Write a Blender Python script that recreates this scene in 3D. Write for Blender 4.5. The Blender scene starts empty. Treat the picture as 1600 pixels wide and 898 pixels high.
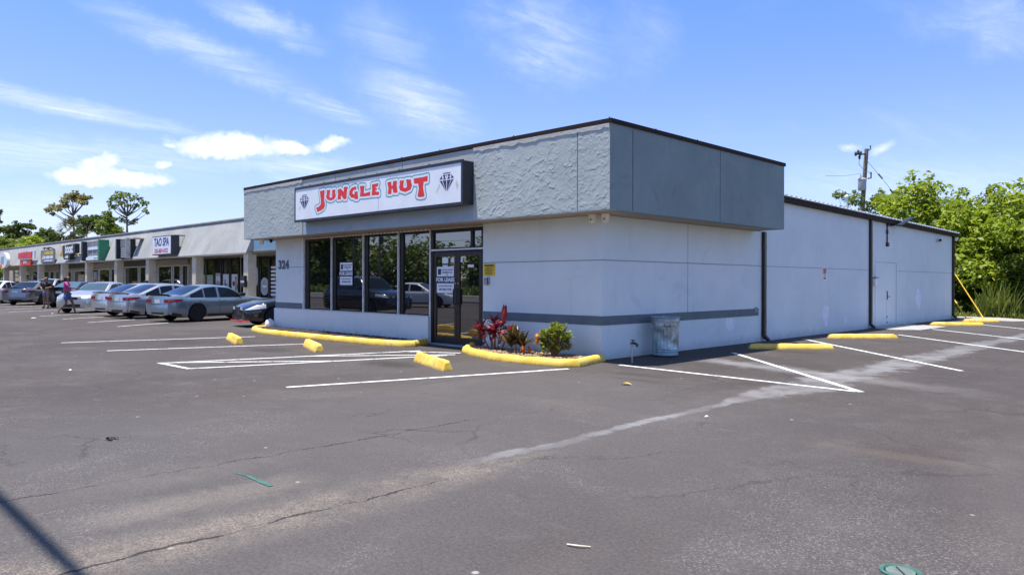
import bpy, bmesh, math, random
import numpy as np
from mathutils import Vector, Matrix
R=math.radians; PI=math.pi
random.seed(7); RNG=np.random.default_rng(7)
scn=bpy.context.scene; COL=scn.collection

# ------------------------------------------------------------------ survey of the place (camera calibration)
F=1158.56; YAW=0.7813; H0=440.12; ROLL=0.0029
CAM=np.array([8.811,-11.328,1.5])
FW=np.array([-math.sin(YAW),math.cos(YAW)]); RT=np.array([math.cos(YAW),math.sin(YAW)])
def ray(u,v):
    a=u-800; b=v-H0; uu=a+ROLL*b; vv=b-ROLL*a
    d=FW+RT*uu/F
    return np.array([d[0],d[1],-vv/F])
def on_ground(u,v,z=0.0): d=ray(u,v); p=CAM+d*(z-CAM[2])/d[2]; return float(p[0]),float(p[1])
def on_y(u,v,y): d=ray(u,v); p=CAM+d*(y-CAM[1])/d[1]; return float(p[0]),float(p[2])
def on_x(u,v,x): d=ray(u,v); p=CAM+d*(x-CAM[0])/d[0]; return float(p[1]),float(p[2])
def at_depth(u,v,t): return CAM+ray(u,v)*t

# ------------------------------------------------------------------ node helpers
def new_mat(name):
    m=bpy.data.materials.new(name); m.use_nodes=True
    nt=m.node_tree; nt.nodes.clear()
    out=nt.nodes.new('ShaderNodeOutputMaterial'); b=nt.nodes.new('ShaderNodeBsdfPrincipled')
    nt.links.new(b.outputs[0],out.inputs[0])
    return m,nt,b,out
class N:
    def __init__(s,nt): s.nt=nt
    def link(s,a,b):
        if hasattr(a,'node'): s.nt.links.new(a,b)
        else: b.default_value=a
    def math(s,op,a,b=0.0,c=0.0,clamp=False):
        n=s.nt.nodes.new('ShaderNodeMath'); n.operation=op; n.use_clamp=clamp
        s.link(a,n.inputs[0]); s.link(b,n.inputs[1]); s.link(c,n.inputs[2]); return n.outputs[0]
    def ramp(s,v,lo,hi,a=0.0,b=1.0):
        n=s.nt.nodes.new('ShaderNodeMapRange'); n.interpolation_type='SMOOTHSTEP'
        s.link(v,n.inputs[0]); s.link(lo,n.inputs[1]); s.link(hi,n.inputs[2]); n.inputs[3].default_value=a; n.inputs[4].default_value=b; return n.outputs[0]
    def mix(s,f,a,b,blend='MIX'):
        n=s.nt.nodes.new('ShaderNodeMix'); n.data_type='RGBA'; n.blend_type=blend
        s.link(f,n.inputs[0])
        for k,x in ((6,a),(7,b)):
            if hasattr(x,'node'): s.nt.links.new(x,n.inputs[k])
            else: n.inputs[k].default_value=(*x,1) if len(x)==3 else x
        return n.outputs[2]
    def noise(s,vec,scale,detail=4,rough=.55,dist=0.0,typ='FBM',out=0):
        n=s.nt.nodes.new('ShaderNodeTexNoise'); n.noise_type=typ
        if vec is not None: s.nt.links.new(vec,n.inputs['Vector'])
        n.inputs['Scale'].default_value=scale; n.inputs['Detail'].default_value=detail
        n.inputs['Roughness'].default_value=rough; n.inputs['Distortion'].default_value=dist
        return n.outputs[out]
    def voronoi(s,vec,scale,feature='F1',out=0,rnd=1.0):
        n=s.nt.nodes.new('ShaderNodeTexVoronoi'); n.feature=feature
        if vec is not None: s.nt.links.new(vec,n.inputs['Vector'])
        n.inputs['Scale'].default_value=scale; n.inputs['Randomness'].default_value=rnd
        return n.outputs[out]
    def coord(s): return s.nt.nodes.new('ShaderNodeNewGeometry').outputs['Position']
    def objco(s): return s.nt.nodes.new('ShaderNodeTexCoord').outputs['Object']
    def sep(s,v):
        n=s.nt.nodes.new('ShaderNodeSeparateXYZ'); s.nt.links.new(v,n.inputs[0]); return n.outputs
    def comb(s,x,y,z):
        n=s.nt.nodes.new('ShaderNodeCombineXYZ')
        for i,q in enumerate((x,y,z)): s.link(q,n.inputs[i])
        return n.outputs[0]
    def mapping(s,v,scale=(1,1,1),loc=(0,0,0),rot=(0,0,0)):
        n=s.nt.nodes.new('ShaderNodeMapping'); s.nt.links.new(v,n.inputs[0])
        n.inputs['Scale'].default_value=scale; n.inputs['Location'].default_value=loc; n.inputs['Rotation'].default_value=rot; return n.outputs[0]
    def bump(s,h,strength=.3,dist=.02,normal=None):
        n=s.nt.nodes.new('ShaderNodeBump'); n.inputs['Strength'].default_value=strength; n.inputs['Distance'].default_value=dist
        s.nt.links.new(h,n.inputs['Height'])
        if normal is not None: s.nt.links.new(normal,n.inputs['Normal'])
        return n.outputs[0]
    def island(s): return s.nt.nodes.new('ShaderNodeNewGeometry').outputs['Random Per Island']
def setp(b,**k):
    for a,v in k.items(): b.inputs[a.replace('_',' ')].default_value=v
MAT={}
def simple(name,col,rough=.6,metal=0.0,var=0.12,scale=6.0,bump=0.0,bscale=60.0,spec=.5,emit=None,dirt=None,world=True):
    """plain paint / plastic / metal with a slow tone variation and fine grain"""
    m,nt,b,o=new_mat(name); n=N(nt); v=n.coord() if world else n.objco()
    t=n.ramp(n.noise(v,scale,5,.6),.3,.7)
    c0=tuple(max(0,c*(1-var)) for c in col); c1=tuple(min(1,c*(1+var)) for c in col)
    c=n.mix(t,c0,c1)
    if dirt:
        d=n.ramp(n.noise(v,scale*3.1,6,.65,.4),.55,.75); c=n.mix(n.math('MULTIPLY',d,dirt[1]),c,dirt[0])
    nt.links.new(c,b.inputs['Base Color'])
    setp(b,Roughness=rough,Metallic=metal); b.inputs['Specular IOR Level'].default_value=spec
    if bump: nt.links.new(n.bump(n.noise(v,bscale,4,.6),bump,.01),b.inputs['Normal'])
    if emit:
        b.inputs['Emission Color'].default_value=(*emit[0],1); b.inputs['Emission Strength'].default_value=emit[1]
    MAT[name]=m; return m

# ------------------------------------------------------------------ mesh helpers
class MB:
    def __init__(s): s.v=[]; s.f=[]; s.m=[]; s.mi=0
    def add(s,vs,fs):
        s.pieces=getattr(s,'pieces',[]); s.pieces.append((vs,fs)); k=len(s.v); s.v+= [tuple(map(float,p)) for p in vs]; s.f+=[tuple(i+k for i in f) for f in fs]; s.m+=[s.mi]*len(fs); return s
    def box(s,x0,x1,y0,y1,z0,z1):
        vs=[(x,y,z) for z in(z0,z1) for y in(y0,y1) for x in(x0,x1)]
        return s.add(vs,[(0,2,3,1),(4,5,7,6),(0,1,5,4),(2,6,7,3),(0,4,6,2),(1,3,7,5)])
    def quad(s,a,b,c,d): return s.add([a,b,c,d],[(0,1,2,3)])
    def prism(s,poly,z0,z1):
        n=len(poly); vs=[(p[0],p[1],z0) for p in poly]+[(p[0],p[1],z1) for p in poly]
        fs=[tuple(range(n))[::-1],tuple(range(n,2*n))]+[(i,(i+1)%n,n+(i+1)%n,n+i) for i in range(n)]
        return s.add(vs,fs)
    def prism_y(s,poly,y0,y1):      # polygon in x,z extruded along y
        n=len(poly); vs=[(p[0],y0,p[1]) for p in poly]+[(p[0],y1,p[1]) for p in poly]
        return s.add(vs,[tuple(range(n)),tuple(range(n,2*n))[::-1]]+[(i,n+i,n+(i+1)%n,(i+1)%n) for i in range(n)])
    def prism_x(s,poly,x0,x1):      # polygon in y,z extruded along x
        n=len(poly); vs=[(x0,p[0],p[1]) for p in poly]+[(x1,p[0],p[1]) for p in poly]
        return s.add(vs,[tuple(range(n))[::-1],tuple(range(n,2*n))]+[(i,(i+1)%n,n+(i+1)%n,n+i) for i in range(n)])
    def tube(s,pts,rad,seg=8,cap=True):
        pts=[Vector(p) for p in pts]; n=len(pts)
        if not hasattr(rad,'__len__'): rad=[rad]*n
        vs=[];fs=[]; up=None
        for i,p in enumerate(pts):
            t=(pts[min(i+1,n-1)]-pts[max(i-1,0)]).normalized()
            if up is None: up=t.orthogonal().normalized()
            else:
                up=up-t*up.dot(t)
                up=up.normalized() if up.length>1e-6 else t.orthogonal().normalized()
            w=t.cross(up)
            for k in range(seg):
                a=2*PI*k/seg; vs.append(p+(up*math.cos(a)+w*math.sin(a))*rad[i])
        for i in range(n-1):
            for k in range(seg):
                a=i*seg+k; b=i*seg+(k+1)%seg; fs.append((a,b,b+seg,a+seg))
        if cap: fs.append(tuple(range(seg))[::-1]); fs.append(tuple((n-1)*seg+k for k in range(seg)))
        return s.add(vs,fs)
    def lathe(s,prof,seg=24,c=(0,0,0),axis='z',fn=None):
        vs=[];fs=[];n=len(prof)
        for r,z in prof:
            for k in range(seg):
                a=2*PI*k/seg; rr=r*(fn(a,z) if fn else 1)
                p=(rr*math.cos(a),rr*math.sin(a),z)
                if axis=='y': p=(p[0],p[2],p[1])
                if axis=='x': p=(p[2],p[0],p[1])
                vs.append((p[0]+c[0],p[1]+c[1],p[2]+c[2]))
        for i in range(n-1):
            for k in range(seg):
                a=i*seg+k;b=i*seg+(k+1)%seg; fs.append((a,b,b+seg,a+seg))
        fs.append(tuple(range(seg))[::-1]); fs.append(tuple((n-1)*seg+k for k in range(seg)))
        return s.add(vs,fs)
    def grid(s,P):                  # P[i][j] points
        a=len(P);b=len(P[0]); vs=[p for r in P for p in r]
        return s.add(vs,[(i*b+j,i*b+j+1,(i+1)*b+j+1,(i+1)*b+j) for i in range(a-1) for j in range(b-1)])
ORG={}
def org_of(p): return ORG.get(p.name,(0,0,0)) if p else (0,0,0)
def obj(name,mb,mat,parent=None,at=None,smooth=None,bevel=0.0,fixn=False):
    me=bpy.data.meshes.new(name)
    o=at if at is not None else (org_of(parent) if parent else (0,0,0))
    if isinstance(mb,bpy.types.Mesh): me=mb; me.name=name; me.transform(Matrix.Translation((-o[0],-o[1],-o[2])))
    else:
        me.from_pydata([(p[0]-o[0],p[1]-o[1],p[2]-o[2]) for p in mb.v],[],mb.f)
        mats=mat if isinstance(mat,(list,tuple)) else [mat]
        if len(mats)>1: me.polygons.foreach_set('material_index',mb.m)
    if fixn:
        bm=bmesh.new(); bm.from_mesh(me); bmesh.ops.recalc_face_normals(bm,faces=bm.faces); bm.to_mesh(me); bm.free()
    me.materials.clear()
    for mm in (mat if isinstance(mat,(list,tuple)) else [mat]): me.materials.append(mm)
    if smooth is not None:
        me.polygons.foreach_set('use_smooth',[True]*len(me.polygons)); me.set_sharp_from_angle(angle=R(smooth))
    me.update()
    ob=bpy.data.objects.new(name,me); COL.objects.link(ob)
    if parent: ob.parent=parent; ORG[ob.name]=o if at is None else o
    else: ob.location=o; ORG[ob.name]=o
    if bevel:
        bv=ob.modifiers.new('bevel','BEVEL'); bv.width=bevel; bv.segments=2; bv.limit_method='ANGLE'; bv.angle_limit=R(40)
    return ob
def objs(name,mb,mat,parent=None,**k):
    '''one object for every separate piece of the batch'''
    out=[]
    for vs,fs in mb.pieces:
        q=MB(); q.add(vs,fs); out.append(obj(name,q,mat,parent,**k))
    return out
def tag(o,label,cat,group=None,kind=None):
    if label: o['label']=label
    if cat: o['category']=cat
    if group: o['group']=group
    if kind: o['kind']=kind
    return o
def thing(name,label,cat,loc=(0,0,0),group=None,rz=0.0,local=False):
    o=bpy.data.objects.new(name,None); COL.objects.link(o); o.empty_display_size=.3
    o.location=loc; o.rotation_euler=(0,0,rz); ORG[o.name]=(0,0,0) if local else tuple(loc)
    return tag(o,label,cat,group)
def struct(name,mb,mat,at=None,**k):
    o=obj(name,mb,mat,at=at,**k); o['kind']='structure'; return o
def text_mesh(s,size,loc,face,ex=.002,off=0.0,ax='CENTER',sx=1.0,shear=0.0,space=1.0):
    """lettering as a mesh; face '-y' (front wall), '+x' (side wall) or a Matrix"""
    c=bpy.data.curves.new('lettering','FONT'); c.body=s; c.size=size; c.extrude=ex; c.offset=off
    c.align_x=ax; c.align_y='CENTER'; c.shear=shear; c.space_character=space; c.resolution_u=3
    o=bpy.data.objects.new('lettering',c)
    me=bpy.data.meshes.new_from_object(o); bpy.data.objects.remove(o); bpy.data.curves.remove(c)
    me.transform(Matrix.Diagonal((sx,1,1,1)))
    if face=='-y': M=Matrix.Translation(loc)@Matrix.Rotation(R(90),4,'X')
    elif face=='+x': M=Matrix.Translation(loc)@Matrix.Rotation(R(90),4,'Z')@Matrix.Rotation(R(90),4,'X')
    else: M=Matrix.Translation(loc)@face
    me.transform(M); return me
def poly_text(polys,y,ex,off,holes=()):
    """filled letter outlines (x,z) on the plane y, grown by off"""
    c=bpy.data.curves.new('outline','CURVE'); c.dimensions='2D'; c.fill_mode='BOTH'; c.extrude=ex; c.offset=off
    for p in polys:
        a=sum(p[i][0]*p[(i+1)%len(p)][1]-p[(i+1)%len(p)][0]*p[i][1] for i in range(len(p)))
        if a<0: p=p[::-1]
        s=c.splines.new('POLY'); s.points.add(len(p)-1)
        for q,w in zip(s.points,p): q.co=(w[0],w[1],0,1)
        s.use_cyclic_u=True
    o=bpy.data.objects.new('outline',c); me=bpy.data.meshes.new_from_object(o)
    bpy.data.objects.remove(o); bpy.data.curves.remove(c)
    me.transform(Matrix.Translation((0,y,0))@Matrix.Rotation(R(90),4,'X')); return me
def merge(name,meshes):
    bm=bmesh.new()
    for m in meshes: bm.from_mesh(m); bpy.data.meshes.remove(m)
    me=bpy.data.meshes.new(name); bm.to_mesh(me); bm.free(); return me

# ------------------------------------------------------------------ camera, sun, sky
cd=bpy.data.cameras.new('camera'); cam=bpy.data.objects.new('camera',cd); COL.objects.link(cam); scn.camera=cam
cam.matrix_world=Matrix.Translation(CAM)@Matrix.Rotation(YAW,4,'Z')@Matrix.Rotation(R(90),4,'X')@Matrix.Rotation(ROLL,4,'Z')
cd.sensor_width=36; cd.lens=F/1600*36; cd.shift_y=-(449-H0)/1600; cd.clip_end=3000; cd.clip_start=.1
SUN=Vector((.50,.74,-4.40)).normalized()
sl=bpy.data.lights.new('sun','SUN'); so=bpy.data.objects.new('sun',sl); COL.objects.link(so)
sl.energy=4.6; sl.angle=R(.6); sl.color=(1.0,.955,.89); so.location=(0,0,40)
so.rotation_euler=SUN.to_track_quat('-Z','Y').to_euler()
EL=math.asin(-SUN.z); AZ=math.atan2(-SUN.x,-SUN.y)
w=bpy.data.worlds.new('World'); scn.world=w; w.use_nodes=True; nt=w.node_tree; nt.nodes.clear(); n=N(nt)
out=nt.nodes.new('ShaderNodeOutputWorld'); bg=nt.nodes.new('ShaderNodeBackground'); nt.links.new(bg.outputs[0],out.inputs[0])
sky=nt.nodes.new('ShaderNodeTexSky'); sky.sky_type='NISHITA'; sky.sun_disc=False; sky.sun_elevation=EL; sky.sun_rotation=AZ
sky.air_density=1.0; sky.dust_density=.25; sky.ozone_density=3.0; sky.altitude=0
tc=nt.nodes.new('ShaderNodeTexCoord'); D=tc.outputs['Generated']
xyz=n.sep(D); elev=xyz[2]
hs=nt.nodes.new('ShaderNodeHueSaturation'); nt.links.new(sky.outputs[0],hs.inputs['Color']); hs.inputs['Saturation'].default_value=1.08; hs.inputs['Value'].default_value=1.0
# deeper blue with height; sky above the view tinted neutral to cut blue fill
tint=n.mix(n.ramp(elev,.0,.17),(.70,.68,.90),(.88,.80,1.02)); tint=n.mix(n.ramp(elev,.17,.37),tint,(.78,.84,1.20)); tint=n.mix(n.ramp(elev,.40,.75),tint,(1.0,.97,.93))
skyc=n.mix(1.0,hs.outputs[0],tint,'MULTIPLY')
# clouds: plane-projected wisps plus individual cirrus streaks and small cumulus
hz=n.math('ADD',n.math('MAXIMUM',elev,0.0),.06)
pv=n.comb(n.math('DIVIDE',xyz[0],hz),n.math('DIVIDE',xyz[1],hz),0.0)
wis=n.noise(n.mapping(pv,(.9,.35,1),(3.1,1.7,0),(0,0,R(35))),1.3,9,.62,.9)
fine=n.noise(n.mapping(pv,(2.6,.8,1),(1.1,.7,0),(0,0,R(28))),2.2,8,.66,1.0)
cir=n.math('MULTIPLY',n.ramp(wis,.54,.86),n.ramp(fine,.30,.72,.35,1.0))
nz=nt.nodes.new('ShaderNodeTexNoise'); nt.links.new(D,nz.inputs['Vector']); nz.inputs['Scale'].default_value=16; nz.inputs['Detail'].default_value=8; nz.inputs['Roughness'].default_value=.6
def vm(op,a,b):
    q=nt.nodes.new('ShaderNodeVectorMath'); q.operation=op
    for i,x in enumerate((a,b)):
        if hasattr(x,'node'): nt.links.new(x,q.inputs[i])
        elif op=='SCALE' and i==1: q.inputs['Scale'].default_value=x
        else: q.inputs[i].default_value=x
    return q.outputs['Value'] if op=='DOT_PRODUCT' else q.outputs['Vector']
wob=vm('SUBTRACT',nz.outputs['Color'],(.5,.5,.5))
nz2=nt.nodes.new('ShaderNodeTexNoise'); nt.links.new(D,nz2.inputs['Vector']); nz2.inputs['Scale'].default_value=46; nz2.inputs['Detail'].default_value=9; nz2.inputs['Roughness'].default_value=.62
wob2=vm('SUBTRACT',nz2.outputs['Color'],(.5,.5,.5))
def blob(u,v,ru,rv,rot,amp,soft,wamt):
    c=Vector(ray(u,v)).normalized(); a=Vector((RT[0],RT[1],0)); a=(a-c*a.dot(c)).normalized(); b=a.cross(c)*-1; b=c.cross(a) if c.cross(a).z>0 else a.cross(c)
    k=R(-rot); A=a*math.cos(k)+b*math.sin(k); B=b*math.cos(k)-a*math.sin(k)
    dd=vm('ADD',vm('ADD',D,vm('SCALE',wob,wamt)),vm('SCALE',wob2,wamt*(1.1 if soft<.9 else .7)))
    # keep to the hemisphere of the cloud
    s=1.0/F
    x=n.math('DIVIDE',n.math('SUBTRACT',vm('DOT_PRODUCT',dd,tuple(A)),0.0),ru*s)
    y=n.math('DIVIDE',vm('DOT_PRODUCT',dd,tuple(B)),rv*s)
    r=n.math('SQRT',n.math('ADD',n.math('MULTIPLY',x,x),n.math('MULTIPLY',y,y)))
    m=n.ramp(r,1.0-soft,1.0+soft*.35,1.0,0.0)
    front=n.math('GREATER_THAN',vm('DOT_PRODUCT',D,tuple(c)),.5)
    return n.math('MULTIPLY',n.math('MULTIPLY',m,front),amp)
mx=None
for b_ in [(325,82,150,26,24,.50,.95,.030),(400,104,60,13,28,.42,.95,.02),(410,30,95,24,26,.42,.95,.04),(95,163,150,13,13,.75,.95,.012),(230,192,90,8,13,.4,.95,.012),
          (517,170,66,15,17,.62,.95,.018),(655,160,95,42,20,.58,.95,.035),(600,70,80,50,45,.22,.95,.05),(850,55,110,70,15,.42,.95,.06),(995,60,60,60,70,.16,.95,.06),(1560,38,110,40,10,.36,.95,.05),
          (90,240,230,30,4,.40,.95,.03),(480,265,170,20,6,.42,.95,.025),(60,330,170,34,0,.25,.95,.02),(1450,285,220,40,0,.22,.95,.02)]:
    q=blob(*b_); mx=q if mx is None else n.math('MAXIMUM',mx,q)
mx=n.math('MULTIPLY',mx,n.ramp(fine,.30,.74,.18,.82))
cu=None
for b_ in [(358,230,78,19,2,.95,.55,.024),(330,226,38,15,-4,.9,.55,.022),(455,232,36,12,6,.85,.45,.018),(520,226,26,10,-12,.7,.6,.018),(172,278,78,14,3,.92,.6,.022),(158,256,30,15,-18,.75,.45,.02),
          (254,258,14,7,0,.6,.7,.012),(254,284,12,7,0,.6,.7,.012),(268,228,10,4,0,.5,.8,.01),(1324,231,15,6,0,.45,.95,.016),(1377,233,17,8,-35,.45,.95,.016)]:
    q=blob(*b_); cu=q if cu is None else n.math('MAXIMUM',cu,q)
cu=n.math('MULTIPLY',cu,n.ramp(nz2.outputs[0],.30,.62,.50,1.0))
cl=n.math('MAXIMUM',n.math('MULTIPLY',cir,.26),n.math('MAXIMUM',mx,cu),clamp=True)
cl=n.math('MULTIPLY',cl,n.ramp(elev,-.02,.03))
base=n.math('ADD',.86,n.math('MULTIPLY',nz.outputs[0],.28))
cv=nt.nodes.new('ShaderNodeVectorMath'); cv.operation='SCALE'; cv.inputs[0].default_value=(6.6,6.7,6.9); nt.links.new(base,cv.inputs['Scale'])
fin=n.mix(cl,skyc,cv.outputs[0])
nt.links.new(fin,bg.inputs[0]); bg.inputs[1].default_value=.128
vs=scn.view_settings; vs.view_transform='Standard'; vs.look='None'; vs.gamma=1; vs.use_curve_mapping=False; vs.exposure=.72
scn.render.resolution_x=1024; scn.render.resolution_y=574
scn.render.engine='CYCLES'; scn.cycles.max_bounces=6; scn.cycles.diffuse_bounces=3; scn.cycles.glossy_bounces=3; scn.cycles.transparent_max_bounces=6
scn.cycles.use_denoising=True

# ------------------------------------------------------------------ materials
def mat_asphalt():
    m,nt,b,o=new_mat('asphalt'); n=N(nt); v=n.coord(); x,y,z=n.sep(v)
    big=n.noise(v,.16,5,.6,.5); mid=n.noise(v,.9,6,.65,.3); fine=n.noise(v,42,4,.75); grit=n.voronoi(v,115,'F1',1); mott=n.noise(v,3.2,7,.72,.3)
    c=n.mix(n.ramp(big,.35,.68),(.060,.049,.044),(.083,.070,.063))
    c=n.mix(n.math('MULTIPLY',n.ramp(mid,.5,.78),.55),c,(.128,.115,.107))
    c=n.mix(n.math('MULTIPLY',n.ramp(mid,.47,.28),.5),c,(.050,.044,.044))
    c=n.mix(n.math('MULTIPLY',n.ramp(mott,.52,.70),.38),c,(.125,.110,.102)); c=n.mix(n.math('MULTIPLY',n.ramp(mott,.46,.32),.45),c,(.052,.045,.044))
    pale=n.ramp(n.noise(v,.075,4,.55,.4),.46,.62); c=n.mix(n.math('MULTIPLY',pale,.45),c,(.112,.106,.106))
    # worn aggregate: light stones, denser in patches
    gs=n.sep(grit)[0]
    patch=n.ramp(n.math('ADD',n.noise(v,.55,5,.6,.6),n.math('MULTIPLY',n.math('SUBTRACT',n.noise(v,5,5,.7),.5),.45)),.48,.66)
    near=n.ramp(y,-2.0,-8.5)
    st=n.math('MULTIPLY',n.ramp(gs,.80,.92),n.math('ADD',.05,n.math('MULTIPLY',patch,n.math('ADD',.24,n.math('MULTIPLY',near,.34)))))
    c=n.mix(st,c,(.24,.222,.208))
    dk=n.math('MULTIPLY',n.ramp(gs,.25,.10),.40); c=n.mix(dk,c,(.045,.038,.038))
    c=n.mix(n.math('MULTIPLY',n.ramp(fine,.45,.66),.38),c,(.145,.128,.120)); c=n.mix(n.math('MULTIPLY',n.ramp(fine,.45,.30),.45),c,(.040,.034,.033))
    # scattered pale specks
    sp=n.voronoi(v,1.7,'F1',0); c=n.mix(n.math('MULTIPLY',n.ramp(sp,.045,.02),.75),c,(.42,.40,.37))
    # long scuff streaks
    sc=n.noise(n.mapping(v,(.35,3.2,1),(0,0,0),(0,0,R(12))),1.2,5,.7,.3); c=n.mix(n.math('MULTIPLY',n.ramp(sc,.63,.78),.38),c,(.205,.185,.178))
    # silt left along the crack that runs up the lot
    wv=n.noise(n.comb(0.0,y,0.0),.55,3,.5); fw_=n.noise(v,5.5,6,.7)
    dx=n.math('ABSOLUTE',n.math('SUBTRACT',x,n.math('ADD',4.02,n.math('MULTIPLY',wv,.80))))
    dxn=n.math('ADD',dx,n.math('MULTIPLY',n.math('SUBTRACT',fw_,.5),.38))
    tanw=n.math('MULTIPLY',n.ramp(y,-6.2,-8.2),.42)
    tan=n.math('MULTIPLY',n.ramp(dxn,.06,n.math('ADD',.10,tanw)),-1.0); tan=n.math('ADD',tan,1.0)
    tan=n.math('MULTIPLY',tan,n.ramp(y,-6.0,-7.6)); tan=n.math('MULTIPLY',tan,n.ramp(fw_,.32,.56,.35,1.0))
    tg=n.mix(n.ramp(gs,.15,.85),(.14,.115,.092),(.33,.275,.22)); c=n.mix(n.math('MULTIPLY',n.math('MULTIPLY',tan,.58),n.ramp(n.noise(v,1.7,6,.7,.5),.34,.60,.30,1.0)),c,tg)
    dx2=n.math('ABSOLUTE',n.math('SUBTRACT',x,2.95)); dx2n=n.math('ADD',dx2,n.math('MULTIPLY',n.math('SUBTRACT',n.noise(v,2.2,6,.7),.5),1.1))
    t2=n.math('MULTIPLY',n.ramp(dx2n,.42,.05),n.math('MULTIPLY',n.ramp(y,-10.4,-9.5),n.ramp(y,-7.6,-8.6)))
    t2b=n.math('MULTIPLY',n.ramp(n.math('ADD',n.math('ABSOLUTE',n.math('SUBTRACT',x,3.72)),n.math('MULTIPLY',n.math('SUBTRACT',fw_,.5),.5)),.34,.04),n.math('MULTIPLY',n.ramp(y,-10.2,-9.6),n.ramp(y,-8.1,-8.8)))
    c=n.mix(n.math('MULTIPLY',n.math('MAXIMUM',n.math('MULTIPLY',t2,.14),n.math('MULTIPLY',t2b,.38)),n.ramp(gs,.1,.7,.5,1.0)),c,(.25,.212,.172))
    # pale dried-water track further up, spreading near the striped corner
    dx3=n.math('ABSOLUTE',n.math('SUBTRACT',x,n.math('ADD',3.98,n.math('MULTIPLY',wv,.50))))
    spread=n.math('MULTIPLY',n.ramp(y,-3.2,-.9),n.ramp(y,22.0,3.0)); 
    w3=n.math('ADD',.065,n.math('MULTIPLY',spread,.36))
    dx3n=n.math('ADD',dx3,n.math('MULTIPLY',n.math('SUBTRACT',n.noise(v,2.6,7,.7),.5),n.math('ADD',.20,n.math('MULTIPLY',spread,.9))))
    dx3n=n.math('ADD',dx3n,n.math('MULTIPLY',n.math('SUBTRACT',n.noise(v,9,6,.75),.5),.16)); tr=n.math('SUBTRACT',1.0,n.ramp(dx3n,n.math('MULTIPLY',w3,.55),n.math('ADD',w3,.04)))
    tr=n.math('MULTIPLY',tr,n.math('MULTIPLY',n.ramp(y,-7.4,-6.4),n.ramp(y,24.0,10.0)))
    tr=n.math('MULTIPLY',tr,n.ramp(n.noise(v,1.1,7,.70,.8),.36,.60,.30,1.0))
    c=n.mix(n.math('MULTIPLY',tr,.68),c,(.275,.268,.27))
    # second faint wash from the wall
    d4=n.math('ABSOLUTE',n.math('SUBTRACT',n.math('SUBTRACT',y,n.math('MULTIPLY',x,-.25)),1.9)); d4n=n.math('ADD',d4,n.math('MULTIPLY',n.math('SUBTRACT',n.noise(v,1.9,6,.7),.5),1.2))
    t4=n.math('MULTIPLY',n.ramp(d4n,.55,.05),n.math('MULTIPLY',n.ramp(x,.9,1.8),n.ramp(x,7.0,3.2))); c=n.mix(n.math('MULTIPLY',t4,.55),c,(.30,.285,.28))
    # cracks (dark, jagged)
    def crack(x0,y0,y1,amp,wd,slope=0.0):
        px=n.noise(n.comb(3.3*x0,y,0.0),2.2,7,.75)
        cx_=n.math('ADD',n.math('ADD',x0-amp*.5,n.math('MULTIPLY',px,amp)),n.math('MULTIPLY',y,slope))
        d=n.math('ABSOLUTE',n.math('SUBTRACT',x,cx_))
        ww=n.math('MULTIPLY',n.ramp(n.noise(n.comb(x0,y,3.0),3.5,4,.7),.40,.60),wd)
        k=n.math('SUBTRACT',1.0,n.ramp(d,n.math('MULTIPLY',ww,.3),n.math('ADD',ww,.002)))
        return n.math('MULTIPLY',k,n.math('MULTIPLY',n.ramp(y,y0-.3,y0),n.ramp(y,y1+.3,y1)))
    hv=n.comb(n.math('ADD',x,n.math('MULTIPLY',n.noise(v,1.5,5,.6),1.2)),n.math('ADD',y,n.math('MULTIPLY',n.noise(n.mapping(v,(1,1,1),(5,2,0)),1.5,5,.6),1.2)),0.0)
    hair=n.voronoi(hv,.42,'DISTANCE_TO_EDGE',0); hk=n.math('MULTIPLY',n.ramp(hair,.010,.003),n.ramp(n.noise(v,.4,4,.6),.48,.62))
    c=n.mix(n.math('MULTIPLY',hk,.45),c,(.035,.030,.028))
    ck=crack(4.50,-12,-7.7,.22,.022); ck2=crack(2.83,-10.6,-6.0,.30,.016); ck3=crack(-.2,-4.7,-3.9,.3,.010,-.1)
    ck=n.math('MAXIMUM',n.math('MAXIMUM',ck,ck2),ck3)
    c=n.mix(n.math('MULTIPLY',ck,.85),c,(.022,.018,.017))
    # oil stains by the wheel stops, damp leaf stains
    def stain(sx,sy,rx,ry,amt,col=(.045,.038,.034)):
        a=n.math('DIVIDE',n.math('SUBTRACT',x,sx),rx); b_=n.math('DIVIDE',n.math('SUBTRACT',y,sy),ry)
        r=n.math('SQRT',n.math('ADD',n.math('MULTIPLY',a,a),n.math('MULTIPLY',b_,b_)))
        r=n.math('ADD',r,n.math('MULTIPLY',n.math('SUBTRACT',n.noise(v,2.8,6,.7),.5),1.5))
        return n.math('MULTIPLY',n.ramp(r,1.0,.25),amt),col
    for s_ in [(-2.2,-3.3,1.0,.6,.75),(-6.3,-3.6,1.1,.55,.65),(-9.7,-4.1,1.2,.6,.55),(-3.9,-2.6,.7,.4,.4),(1.75,-1.35,.9,.25,.5),(1.9,4.4,1.0,.35,.6),(2.2,-1.9,.8,.2,.35),(2.3,9.0,.8,.4,.45),(6.6,-4.4,1.3,.22,.18,(.19,.145,.10)),(2.9,-4.4,1.4,.25,.14,(.17,.13,.10))]:
        k,cc=stain(*s_); c=n.mix(k,c,cc)
    # light beige fans of grit far left
    far=n.ramp(n.noise(n.mapping(v,(1,.4,1)),.35,5,.6,.5),.55,.75); c=n.mix(n.math('MULTIPLY',far,.30),c,(.16,.135,.125))
    nt.links.new(c,b.inputs['Base Color']); 
    nt.links.new(n.ramp(big,.3,.7,.78,.92),b.inputs['Roughness']); b.inputs['Specular IOR Level'].default_value=.18
    hh=n.math('ADD',n.math('MULTIPLY',gs,.5),n.math('ADD',n.math('MULTIPLY',fine,.9),n.math('MULTIPLY',ck,-3.0)))
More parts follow.
